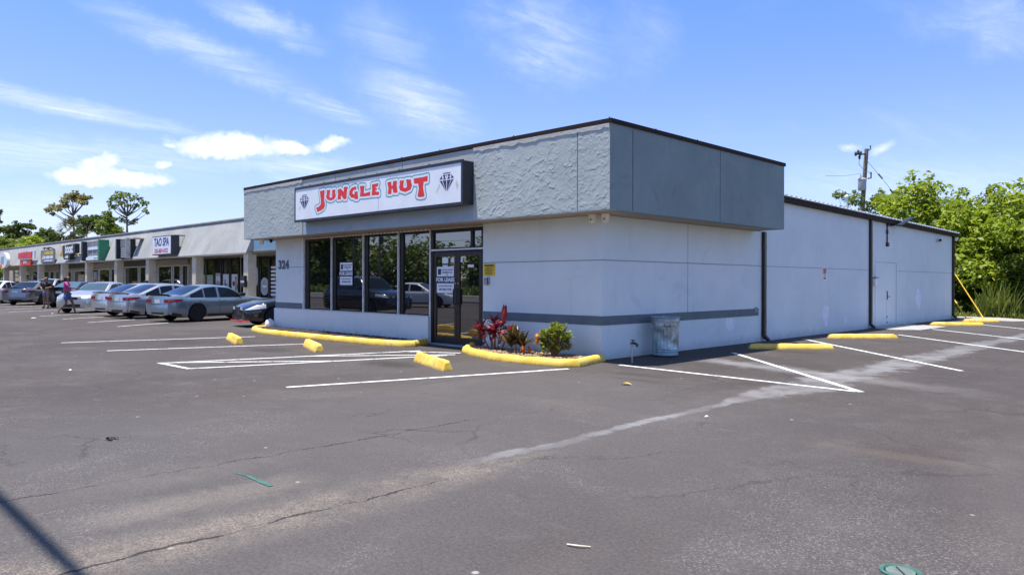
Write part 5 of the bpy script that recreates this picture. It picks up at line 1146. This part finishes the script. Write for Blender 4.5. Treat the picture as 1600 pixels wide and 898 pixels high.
def from_wheel(wx,wy,hd,which,wb=2.72,track=.80):
    """centre of the car from the ground contact of one wheel: which = (rear/front -1/1, right/left -1/1)"""
    f=Vector((math.cos(hd),math.sin(hd))); l=Vector((-f.y,f.x)); c=Vector((wx,wy))-f*(wb/2*which[0])-l*(track*which[1]); return c.x,c.y
HD=R(120); HO=R(-60)
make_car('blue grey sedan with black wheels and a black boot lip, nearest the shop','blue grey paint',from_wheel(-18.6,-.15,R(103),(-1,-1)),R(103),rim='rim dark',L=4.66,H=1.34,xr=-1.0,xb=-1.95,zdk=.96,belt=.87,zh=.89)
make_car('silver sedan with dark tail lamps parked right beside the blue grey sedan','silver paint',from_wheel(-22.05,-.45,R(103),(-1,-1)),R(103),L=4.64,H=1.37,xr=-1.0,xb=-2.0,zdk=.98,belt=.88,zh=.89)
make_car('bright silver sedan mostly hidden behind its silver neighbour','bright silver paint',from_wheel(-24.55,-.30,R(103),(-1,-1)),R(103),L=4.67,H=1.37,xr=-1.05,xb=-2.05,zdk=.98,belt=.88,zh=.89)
make_car('champagne sedan parked nose out with its pale windscreen facing the lot','champagne paint',from_wheel(-29.3,-.25,R(-46),(1,1)),R(-46),L=4.95,H=1.42,belt=.90,glass='pale car glass',zh=.98,rim='rim dark',zdk=1.06,spoiler=False)
make_car('black hatchback seen from behind between the two walking people','black paint',from_wheel(-38.4,.0,R(136),(-1,1)),R(136),L=4.5,H=1.42,glass='pale car glass')
make_car('steel grey sedan with wide red tail lamps, left of the standing person','steel grey paint',from_wheel(-44.0,.65,R(140),(-1,-1)),R(140),L=4.9,H=1.42,xr=-1.05,xb=-2.0,zdk=1.02)
make_car('white sedan cut off by the left edge of the row, red tail lamp showing','white paint',from_wheel(-48.6,-.35,R(140),(-1,-1)),R(140),L=4.7,H=1.45)
make_car('pale silver car whose roof shows behind the steel grey sedan','bright silver paint',(-51.3,3.2),R(140),L=4.6,H=1.60)
BC=make_car('black sedan with clear headlights and a red lower lip at the shop corner','black paint',from_wheel(-13.78,.42,R(-97),(1,1)),R(-97),L=4.6,H=1.37,belt=.88,zdk=.98,zh=.88,rim='rim dark')
simple('red lip',(.55,.03,.05),.4)
b=MB(); b.box(2.24,2.34,-.62,.35,.18,.22); b.box(2.20,2.30,.35,.80,.20,.23); obj('front_lip',b,MAT['red lip'],BC,bevel=.01)
CG='vehicles mirrored in the shop glass'
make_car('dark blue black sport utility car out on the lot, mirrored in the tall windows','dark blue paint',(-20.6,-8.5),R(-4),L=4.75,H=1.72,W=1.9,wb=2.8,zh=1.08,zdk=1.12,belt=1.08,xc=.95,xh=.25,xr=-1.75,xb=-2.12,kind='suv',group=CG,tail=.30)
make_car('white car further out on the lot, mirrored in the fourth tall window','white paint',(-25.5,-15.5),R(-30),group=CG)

# ------------------------------------------------------------------ people
def skin_mesh(name,verts,edges,radii,mat,parent,root=0,sub=1):
    me=bpy.data.meshes.new(name); me.from_pydata(verts,edges,[]); o=bpy.data.objects.new(name,me); COL.objects.link(o); o.parent=parent; me.materials.append(mat)
    s=o.modifiers.new('skin','SKIN'); s.use_smooth_shade=True
    for i,r in enumerate(radii): d=me.skin_vertices[0].data[i]; d.radius=(r,r) if not hasattr(r,'__len__') else r; d.use_root=(i==root)
    q=o.modifiers.new('sub','SUBSURF'); q.levels=sub; q.render_levels=sub; return o
def person(label,loc,rz,legs,arms,top,bottom,hairlen,skin='skin',shoes=True,shirt=True,scale=1.0):
    """legs/arms: joint lists in local metres, x forward, y left, z up"""
    t=thing('person',label,'person',(*loc,0),'people walking by the parked cars',rz=rz,local=True); t.scale=(scale,)*3
    V=[];E=[];Rr=[]
    def add(p,r,par=None):
        V.append(p); Rr.append(r); 
        if par is not None: E.append((par,len(V)-1))
        return len(V)-1
    pel=add((0,0,.95),.125); wst=add((.01,0,1.08),.112,pel); ch=add((.02,0,1.27),(.15,.115),wst); nk=add((.01,0,1.44),.055,ch); hd=add((.03,0,1.52),.075,nk); hd2=add((.035,0,1.60),.098,hd); hd3=add((.03,0,1.68),.075,hd2); add((.135,0,1.585),.016,hd2)
    for s,(k,a,f) in zip((1,-1),legs):
        h=add((0,s*.09,.90),.088,pel); kn=add(k,.058,h); an=add(a,.038,kn); add(f,.033,an)
    for s,(e,w_) in zip((1,-1),arms):
        sh=add((.01,s*.18,1.38),.056,ch); el_=add(e,.042,sh); wr=add(w_,.028,el_); d=(Vector(w_)-Vector(e)).normalized(); pa=Vector(w_)+d*.06; p_=add(tuple(pa),.030,wr); sd_=d.orthogonal().normalized(); 
        for j,(o_,l_) in enumerate(((-.030,.07),(-.010,.085),(.010,.08),(.030,.06))): add(tuple(pa+sd_*o_+d*l_*.8+Vector((0,0,-.02))),.009,p_)
        add(tuple(pa+d.cross(sd_)*.05+d*.01),.010,p_)
    skin_mesh('body',V,E,Rr,MAT[skin],t)
    # clothing
    if shirt:
        sv=[(0,0,.98),(.01,0,1.10),(.02,0,1.28),(.012,0,1.40)]; se=[(0,1),(1,2),(2,3)]; sr=[.150,.136,(.172,.135),.075]
        for s,(e,w_) in zip((1,-1),arms):
            k=len(sv); a=Vector((.01,s*.18,1.38)); mid=a.lerp(Vector(e),.75); sv+=[tuple(a),tuple(mid)]; se+=[(2,k),(k,k+1)]; sr+=[.072,.064]
        skin_mesh('shirt',sv,se,sr,MAT[top],t)
    sv=[(0,0,1.02),(0,0,.93)]; se=[(0,1)]; sr=[.142,.155]
    for s,(k_,a,f) in zip((1,-1),legs):
        k=len(sv); h=Vector((0,s*.09,.88)); mid=h.lerp(Vector(k_),.62); sv+=[tuple(h),tuple(mid)]; se+=[(1,k),(k,k+1)]; sr+=[.108,.098]
    skin_mesh('shorts',sv,se,sr,MAT[bottom],t)
    hv=[(.0,0,1.66),(-.035,0,1.60),(-.05,0,1.60-hairlen)]; skin_mesh('hair',hv,[(0,1),(1,2)],[.098,.104,.07],MAT['hair'],t)
    b=MB()
    for y in (-.035,.035): b.lathe([(.002,0),(.011,.004),(.002,.010)],8,(.122,y,1.605),'x')
    b.box(.118,.126,-.025,.025,1.535,1.543); obj('face_features',b,MAT['black ink'],t)
    if shoes:
        for k_,a,f in legs:
            b=MB(); bm=bmesh.new(); bmesh.ops.create_uvsphere(bm,u_segments=12,v_segments=8,radius=1)
            for v_ in bm.verts: v_.co=Vector(((a[0]+f[0])/2+v_.co.x*.14,f[1]+v_.co.y*.05,max(0,f[2]+.01+v_.co.z*.055)))
            me=bpy.data.meshes.new('shoe'); bm.to_mesh(me); bm.free(); obj('shoe',me,MAT['shoe'],t,smooth=60)
    return t
person('person with bare shoulders in a black top and dark shorts standing behind the black hatchback',on_ground(72,481.5),R(-40),
   [((.05,.10,.50),(.0,.11,.09),(.13,.12,.04)),((.02,-.10,.50),(-.03,-.11,.09),(.10,-.12,.04))],[((-.02,.30,1.16),(.18,.16,1.10)),((-.02,-.30,1.16),(.18,-.14,1.06))],'black cloth','grey cloth',.10,'skin')
x,y=on_ground(104,492)
person('person in a pink top and blue denim shorts striding right past the champagne sedan',(x,y),YAW+R(8),
   [((.20,.09,.55),(.32,.09,.10),(.44,.10,.05)),((.03,-.09,.50),(-.30,-.10,.17),(-.24,-.10,.06))],[((-.16,.24,1.15),(.02,.22,.98)),((.22,-.20,1.18),(.44,-.10,1.16))],'pink cloth','denim',.30,'skin dark',shoes=False)

# ------------------------------------------------------------------ trees, bushes, poles
def rot_leaf(n_,c,rad,size,flat=.0,shell=.35):
    d=RNG.normal(size=(n_,3)); d/=np.linalg.norm(d,axis=1)[:,None]; r=RNG.random(n_)**(1/3)*(1-shell)+shell*RNG.random(n_)**.15
    p=np.asarray(c)+d*(np.minimum(r,1.0)[:,None])*np.asarray(rad)
    nrm=RNG.normal(size=(n_,3)); nrm[:,2]=np.abs(nrm[:,2])+flat; nrm/=np.linalg.norm(nrm,axis=1)[:,None]
    a=np.cross(nrm,RNG.normal(size=(n_,3))); a/=np.linalg.norm(a,axis=1)[:,None]; b=np.cross(nrm,a)
    s=(size*(.6+.8*RNG.random(n_)))[:,None]
    fold=nrm*s*.18
    return np.stack([p-a*s*.5,p-b*s*.27+fold,p+a*s*.5,p+b*s*.27+fold],1)
def leaf_mesh(name,quads,mat,parent):
    q=np.concatenate(quads).reshape(-1,3)-np.array(org_of(parent)); n_=len(q); me=bpy.data.meshes.new(name)
    me.vertices.add(n_); me.vertices.foreach_set('co',q.astype(np.float32).ravel()); me.loops.add(n_); me.loops.foreach_set('vertex_index',np.arange(n_,dtype=np.int32))
    me.polygons.add(n_//4); me.polygons.foreach_set('loop_start',np.arange(0,n_,4,dtype=np.int32)); me.polygons.foreach_set('loop_total',np.full(n_//4,4,dtype=np.int32)); me.update(calc_edges=True); me.validate()
    me.materials.append(MAT[mat]); o=bpy.data.objects.new(name,me); COL.objects.link(o); o.parent=parent; return o
def tree(label,base,h,cr,leafmat,bark='bark',name='tree',cat='tree',group=None,trunk=.16,nclump=26,nleaf=160,ls=.25,low=.35,flat=.6,lean=(0,0),clumps=None,cl_r=.30,zs=.75):
    base=Vector((*base,0)) if len(base)==2 else Vector(base)
    t=thing(name,label,cat,tuple(base),group); tb=MB(); q=[]
    top=base+Vector((lean[0],lean[1],h*.80)); mid=base.lerp(top,.45)+Vector((random.uniform(-.3,.3),random.uniform(-.3,.3),0))*trunk*3
    path=[base,base.lerp(mid,.5),mid,mid.lerp(top,.6),top]; tb.tube(path,[trunk*1.3,trunk,trunk*.85,trunk*.55,trunk*.2],8)
    if clumps is None:
        clumps=[]
        for k in range(nclump):
            a=k*2.399+random.uniform(-.4,.4); f=(k+.5)/nclump; zc=h*(low+(1-low)*f**.9)-h*.06; env=math.sin(PI*min(1,max(.08,(f*.86+.12))))**.6
            r=cr*env*random.uniform(.35,1.0); clumps.append((base.x+lean[0]*f+r*math.cos(a),base.y+lean[1]*f+r*math.sin(a),base.z+zc+random.uniform(-.06,.06)*h,cr*cl_r*random.uniform(.7,1.25)))
    for c in clumps:
        c3=Vector(c[:3]); hd_=math.hypot(c3.x-top.x,c3.y-top.y); zs_=min(top.z*.98+base.z*.02,max(base.z+h*.22,c3.z-max(.03*h,.62*hd_)))
        s=top
        for p0,p1 in zip(path[:-1],path[1:]):
            if p0.z<=zs_<=p1.z: s=p0.lerp(p1,(zs_-p0.z)/max(1e-6,p1.z-p0.z)); break
        k=s.lerp(c3,.5)+Vector((random.uniform(-.15,.15),random.uniform(-.15,.15),-.25*c[3]))
        tb.tube([s,k,c3],[trunk*.34,trunk*.22,trunk*.08],5,cap=False)
        n_=int(nleaf*(c[3]/(cr*cl_r))**2); q.append(rot_leaf(max(20,n_),c3,(c[3]*random.uniform(1.0,1.25),c[3]*random.uniform(1.0,1.25),c[3]*zs*random.uniform(.8,1.15)),ls,flat,shell=.15))
        for _ in range(3):   # loose sprigs break the outline
            d=Vector((random.gauss(0,1),random.gauss(0,1),random.gauss(.3,1))).normalized(); q.append(rot_leaf(max(6,n_//14),c3+d*c[3]*1.08,(c[3]*.30,)*3,ls,flat))
    obj('trunk',tb,MAT[bark],t,smooth=60); leaf_mesh('crown',q,leafmat,t); return t
TG='trees behind the strip mall'
def img_tree(label,u,vbase,vtop,depth,cl,leafmat,**k):
    """clumps given by where they stand at a known distance: (u, v, radius px, depth shift)"""
    p=at_depth(u,vbase,depth); base=(float(p[0]),float(p[1]),0.0); h=float(at_depth(u,vtop,depth)[2]); c=[]
    for (a,b_,r) in cl:
        q=at_depth(a,b_,depth+random.uniform(-1,1)*r/F*depth*2.2); c.append((float(q[0]),float(q[1]),float(q[2]),r/F*depth))
    cr=max(c_[3] for c_ in c)/k.get('cl_r',.30); tp=at_depth(k.pop('utop',u),vtop,depth); kw=dict(k); 
    return tree(label,base,h,cr,leafmat,clumps=c,lean=(float(tp[0])-base[0],float(tp[1])-base[1]),group=TG,**kw)
img_tree('tall bare stemmed pine with flat olive tufts spreading above the mall roof',120,440,304,88,[(76,328,6),(83,323,6),(90,327,6),(96,322,5),(82,334,4),(100,315,6),(107,309,7),(113,306,7),(120,307,7),(127,309,6),(133,310,6),(139,309,4),(104,322,5),(132,317,5),(116,313,5),(125,315,5)],'olive leaves',bark='bark',trunk=.24,nleaf=150,ls=.28,utop=114,name='pine_tree',zs=.7)
img_tree('tall open tree with sparse round tufts on thin limbs, right of the pine',200,440,304,85,[(171,316,4),(176,312,4),(180,308,5),(186,305,6),(193,305,6),(200,306,5),(205,312,4),(213,308,4),(218,312,4),(223,316,5),(229,318,4),(226,329,4),(230,333,3),(210,322,4),(215,322,3),(195,316,4),(188,318,4),(173,323,4),(178,324,4),(207,348,5),(193,343,7),(200,322,4),(184,312,4),(212,345,3)],'mid leaves',bark='bark',trunk=.22,nleaf=95,ls=.28,utop=198,name='tall_tree',zs=.9)
img_tree('mid height green tree standing between the pine and the open tree',136,440,340,80,[(128,346,8),(136,343,9),(145,342,7),(150,340,6),(133,356,9),(143,355,10),(126,362,8),(152,350,7)],'deep leaves',nleaf=260,ls=.30)
img_tree('pointed green tree left of the open tree at the mall roof',168,440,330,80,[(168,333,6),(165,341,8),(174,343,7),(160,350,9),(170,352,10),(178,356,8),(158,362,9),(172,364,9),(184,360,7),(188,364,6)],'mid leaves',nleaf=260,ls=.30)
img_tree('broad spreading tree with layered dark crown at the far left',38,440,352,95,[(6,358,8),(14,360,9),(24,356,8),(34,352,8),(44,353,8),(51,356,6),(20,368,10),(34,367,9),(10,374,10),(28,378,10),(42,364,7)],'deep leaves',trunk=.22,nleaf=260,ls=.36,zs=.55)
img_tree('low yellow green tree with orange tinge behind the mall, right of the spreading tree',46,440,368,80,[(42,376,8),(52,374,8),(60,377,7),(46,384,9),(36,386,9)],'bright leaves',nleaf=240,ls=.30)
img_tree('rounded grey green tree in the row left of the palm',74,440,360,84,[(62,368,8),(70,364,8),(78,364,8),(84,368,7),(66,375,9),(78,374,9),(88,375,7),(94,374,5)],'deep leaves',nleaf=260,ls=.32)
img_tree('yellow green bushy tree at the left edge above the mall end',12,440,372,82,[(2,378,9),(10,380,10),(20,380,9),(16,388,9),(4,390,10),(28,388,8)],'mid leaves',nleaf=260,ls=.32)
img_tree('dark leafy shoots entering at the far left edge above the roof',-6,440,330,88,[(-6,332,8),(-3,347,6),(-8,340,7),(-1,333,3)],'deep leaves',nleaf=160,ls=.32)
img_tree('green trees seen past the open end of the mall at ground level',2,452,410,100,[(1,425,9),(-6,430,10),(4,440,8),(-2,446,9),(8,430,5),(3,452,7)],'mid leaves',nleaf=220,ls=.36)
# palm
p=at_depth(112,440,84); PT=thing('palm_tree','brownish fan palm standing in front of the pine stem','palm tree',(float(p[0]),float(p[1]),0),TG)
hb=float(at_depth(112,362,84)[2]); b=MB(); b.tube([(p[0],p[1],0),(p[0]+.2,p[1],hb*.5),(p[0],p[1],hb)],[.25,.22,.2],8); obj('trunk',b,MAT['pale bark'],PT); b=MB()
for k in range(120):
    a=random.uniform(0,2*PI); e=random.uniform(-.9,1.5); d=Vector((math.cos(a)*math.cos(e),math.sin(a)*math.cos(e),math.sin(e)))
    s=Vector((p[0],p[1],hb)); tip=s+d*random.uniform(.7,1.15)
    for j in range(6):
        sd_=d.orthogonal().normalized(); dd=(d+sd_*(j-2.5)*.28+Vector((0,0,random.uniform(-.2,.2)))).normalized(); leaf_strip(b,tip,dd,random.uniform(.5,.8),.10,.9,seg=3)
obj('crown',b,MAT['palm leaves'],PT)
# right hand thicket behind the rear wing
TR='trees of the thicket beyond the lot'
def thick(label,u,d,vtop,r,mat,n_=22,nl=420,ls=.22,low=.12,cl=.36,tr=.10):
    p=at_depth(u,440,d); h=float(at_depth(u,vtop,d)[2]); tree(label,(float(p[0]),float(p[1])),h,r,mat,nclump=n_,nleaf=nl,ls=ls,low=low,cl_r=cl,trunk=tr,group=TR)
thick('tall bright green tree with loose upright sprigs beside the utility pole',1440,39,288,2.5,'bright leaves',26,200,.27,.15)
thick('bright tree rising at the right edge of the thicket, the tallest crown there',1592,34,296,2.3,'bright leaves',26,230,.27,.08)
thick('rounded bright tree in the middle of the thicket, just beyond the wing corner',1528,36,320,2.3,'bright leaves',26,230,.27,.08)
thick('small bright tree whose crown just clears the wing roof left of the tall one',1388,45,312,1.7,'bright leaves',16,320,.22,.3)
thick('mid green tree filling the gap behind the rounded bright tree',1480,44,322,2.6,'mid leaves',24,380,.24,.1)
thick('thin topped young tree above the wing roof, left of the utility pole',1318,48,294,1.5,'mid leaves',10,140,.22,.5,.30,.06)
thick('thin topped young tree above the wing roof, right of the utility pole',1368,50,292,1.6,'mid leaves',12,150,.22,.5,.30,.06)
thick('mid green tree beyond the right edge of the thicket',1660,36,330,2.6,'mid leaves',26,400,.22,.08)
thick('low dark tree at the foot of the thicket near the right edge',1585,33.5,400,1.7,'mid leaves',20,420,.17,.05)
thick('low dark tree at the foot of the thicket behind the yellow guy guards',1512,35,410,1.6,'deep leaves',20,420,.17,.05)
thick('shady low tree in the middle of the thicket foot',1550,37,390,2.0,'deep leaves',22,420,.18,.05)
thick('mid green tree further behind the thicket top',1560,48,308,2.6,'mid leaves',22,360,.26,.2)
# tall grass clumps and weeds at the lot edge
def grass_clump(label,x,y,n_,h,r,mat='tall grass blades'):
    t=thing('tall_grass',label,'grass clump',(x,y,0),'tall grass clumps at the lot edge'); b=MB()
    for k in range(n_):
        a=random.uniform(0,2*PI); rr=r*random.random()**.5; d=Vector((random.gauss(0,.22),random.gauss(0,.22),1)); leaf_strip(b,(x+rr*math.cos(a),y+rr*math.sin(a),-.02),d,h*random.uniform(.6,1.15),.045,random.uniform(.1,.9),seg=4)
    obj('blades',b,MAT[mat],t)
for i,(u,d,h,lab) in enumerate([(1562,32.4,1.6,'tallest pale grass clump standing at the lot edge in the middle of the thicket'),(1545,32.6,1.0,'grass clump just left of the tallest one'),(1582,32.4,1.0,'grass clump just right of the tallest one'),(1500,35.5,1.7,'dry yellowish grass clump behind the guy guards next to the wing corner'),(1522,35.0,.9,'short grass clump between the two guy guards'),(1602,32.6,.8,'grass clump cut by the right edge')]):
    p=at_depth(u,440,d); grass_clump(lab,float(p[0]),float(p[1]),110,h,.5)
b=MB()
for k in range(9000):
    x=random.uniform(-1.5,14); y=26.2+random.random()**1.6*5+max(0,(2-x))*0
    d=Vector((random.gauss(0,.35),random.gauss(0,.35),1)); leaf_strip(b,(x,y,-.05),d,random.uniform(.08,.34),.03,.6,seg=2)
o=obj('rough_grass',b,MAT['tall grass blades']); tag(o,'rough weedy grass along the edge of the lot','grass',kind='stuff')
q=[rot_leaf(90,(random.uniform(-1,12),random.uniform(29.5,32.5),random.uniform(.2,.7)),(.6,.6,.5),.15,.5) for _ in range(230)]
t_=leaf_mesh('undergrowth',q,'bright leaves',None); tag(t_,'low leafy weeds under the thicket','undergrowth',kind='stuff')
# utility pole behind the wing
pb=at_depth(1347,330,50); pt=at_depth(1354,233,50)
ax=(pt-pb)/(pt[2]-pb[2]); base=pb-ax*pb[2]
UP=thing('utility_pole','leaning wooden utility pole with a grey transformer can above the rear wing','utility pole',tuple(map(float,base)))
P_=lambda u,v,dd=50.0:Vector(at_depth(u,v,dd))
b=MB(); b.tube([tuple(base),tuple(pt)],[.19,.13],10); obj('pole',b,MAT['wood pole'],UP,smooth=40)
b=MB(); c=P_(1347,288,49.85); b.lathe([(.02,-.42),(.24,-.42),(.26,-.38),(.26,.30),(.28,.32),(.24,.40),(.05,.46)],16,tuple(c)); b.lathe([(.05,.4),(.06,.55),(.03,.7)],8,(c.x-.1,c.y,c.z)); obj('transformer',b,MAT['transformer grey'],UP,smooth=40)
b=MB(); a=P_(1352.5,241,49.9); e=P_(1337,241,49.6); b.tube([a,e],.05,6)
for u,v in ((1337,241),(1341,238),(1345,240),(1343,246)): k=P_(u,v,49.7); b.lathe([(.05,-.12),(.10,-.05),(.05,0),(.10,.05),(.04,.16)],8,tuple(k))
k=P_(1360,233,50); b.tube([P_(1356,236,50),k,k+Vector((0,0,.25))],.04,6); k=P_(1361,276,50); b.tube([k+Vector((0,0,.3)),k-Vector((0,0,.1)),P_(1356,279,50)],.05,6); obj('insulator_arm',b,MAT['dark metal'],UP)
b=MB(); b.tube([P_(1343,246,49.7),P_(1342,256,49.8),P_(1348,264,49.9)],.015,4); b.tube([P_(1341,300,49.7),P_(1338,306,49.7),P_(1330,314,49.6),P_(1322,330,49)],.03,5); b.tube([P_(1345,271,49.8),P_(1320,275,48),P_(1290,275,44)],.012,4); b.tube([P_(1356,268,50),P_(1361,272,50)],.015,4); obj('service_cable',b,MAT['dark metal'],UP)
gw=MB(); gw.tube([P_(1356,253,50),P_(1375,275,47),P_(1404,311,42),P_(1490,415,33.5)],.014,4)
for f_ in (P_(1375.5,275.5,47),P_(1394,300,43.7)): gw.tube([f_+Vector((-.12,0,.16)),f_+Vector((.12,0,-.16))],.05,6)
obj('guy_wire',gw,MAT['dark metal'],UP)
for (u0,v0,u1,v1,d0,d1,lab) in ((1492,428,1537,487,32.4,31.0,'longer yellow guy wire guard slanting beside the rear wing corner'),(1491,468,1510,489,32.0,31.2,'shorter yellow guy wire guard low beside the rear wing corner')):
    b=MB(); a=P_(u0,v0,d0); e=P_(u1,v1,d1); e.z=.02; b.tube([a,e],.024,8); o=obj('guy_guard',b,MAT['guard yellow'],at=tuple(e)); tag(o,lab,'guy guard','yellow guy wire guards')
b=MB(); b.tube([P_(1323,345,46),P_(1323,308,46)],.09,8); b.lathe([(.14,0),(.14,.1),(.05,.18)],8,tuple(P_(1323,309,46))); o=obj('vent_pipe',b,MAT['white plastic'],at=tuple(P_(1323,345,46))); tag(o,'white vent pipe standing beyond the wing roof left of the utility pole','pipe')

# ------------------------------------------------------------------ the far side of the street (what the shop glass mirrors)
SG_='street trees across the road'
k=0
words=['first','second','third','fourth','fifth','sixth','seventh','eighth','ninth','tenth','eleventh','twelfth','thirteenth','fourteenth','fifteenth','sixteenth']
for i,x in enumerate(np.linspace(-150,40,16)):
    h=random.uniform(9.5,11) if x<-86 else random.uniform(5.6,7.2); tree('broad green roadside tree across the street, %s of the row from its far end'%words[i],(float(x)+random.uniform(-3,3),-46-random.uniform(0,14)),h,random.uniform(5.5,7.0),'street leaves',group=SG_,nclump=20,nleaf=150,ls=.75,low=.12,trunk=.35,cl_r=.36,name='street_tree')
for i,x in enumerate(np.linspace(-340,-160,13)):
    tree('distant roadside tree far up the street beyond the mall',(float(x),-50-random.uniform(0,14)),random.uniform(10,14),7.5,'street leaves',group='far street trees',nclump=16,nleaf=110,ls=1.1,low=.06,trunk=.35,cl_r=.42,name='street_tree')
for i,(x,y) in enumerate(((-77.5,-45),(-71.5,-45),(-67.5,-45))):
    t=thing('utility_pole','wooden street pole with cross arm across the road, %s of three'%('leftmost','middle','rightmost')[i],'utility pole',(x,y,0),'street poles across the road'); b=MB(); b.tube([(x,y,0),(x,y,9.0)],[.2,.13],8); obj('pole',b,MAT['wood pole'],t); b=MB(); b.box(x-.08,x+.08,y-1.2,y+1.2,8.3,8.45); b.lathe([(.02,-.5),(.3,-.45),(.3,.35),(.05,.5)],10,(x+.4,y,6.9)); obj('cross_arm',b,MAT['dark metal'],t)
b=MB()
for z in (8.55,7.6,6.4):
    pts=[]
    for j in range(41):
        x=-150+200*j/40; s=((x+58)%24)/24; pts.append((x,-45,z-.5*math.sin(PI*s)))
    b.tube(pts,.022,4)
o=obj('overhead_wires',b,MAT['dark metal']); tag(o,'overhead wires strung along the street poles','wires')
b=MB(); 
for k in range(6500):
    x=random.uniform(-330,40); y=random.uniform(-44.5,-41.5); leaf_strip(b,(x,y,0),(random.gauss(0,.4),random.gauss(0,.4),1),random.uniform(.5,1.3),.35,.6,seg=2)
o=obj('hedge',b,MAT['street leaves']); tag(o,'low ragged hedge along the far pavement of the street','hedge',kind='stuff')
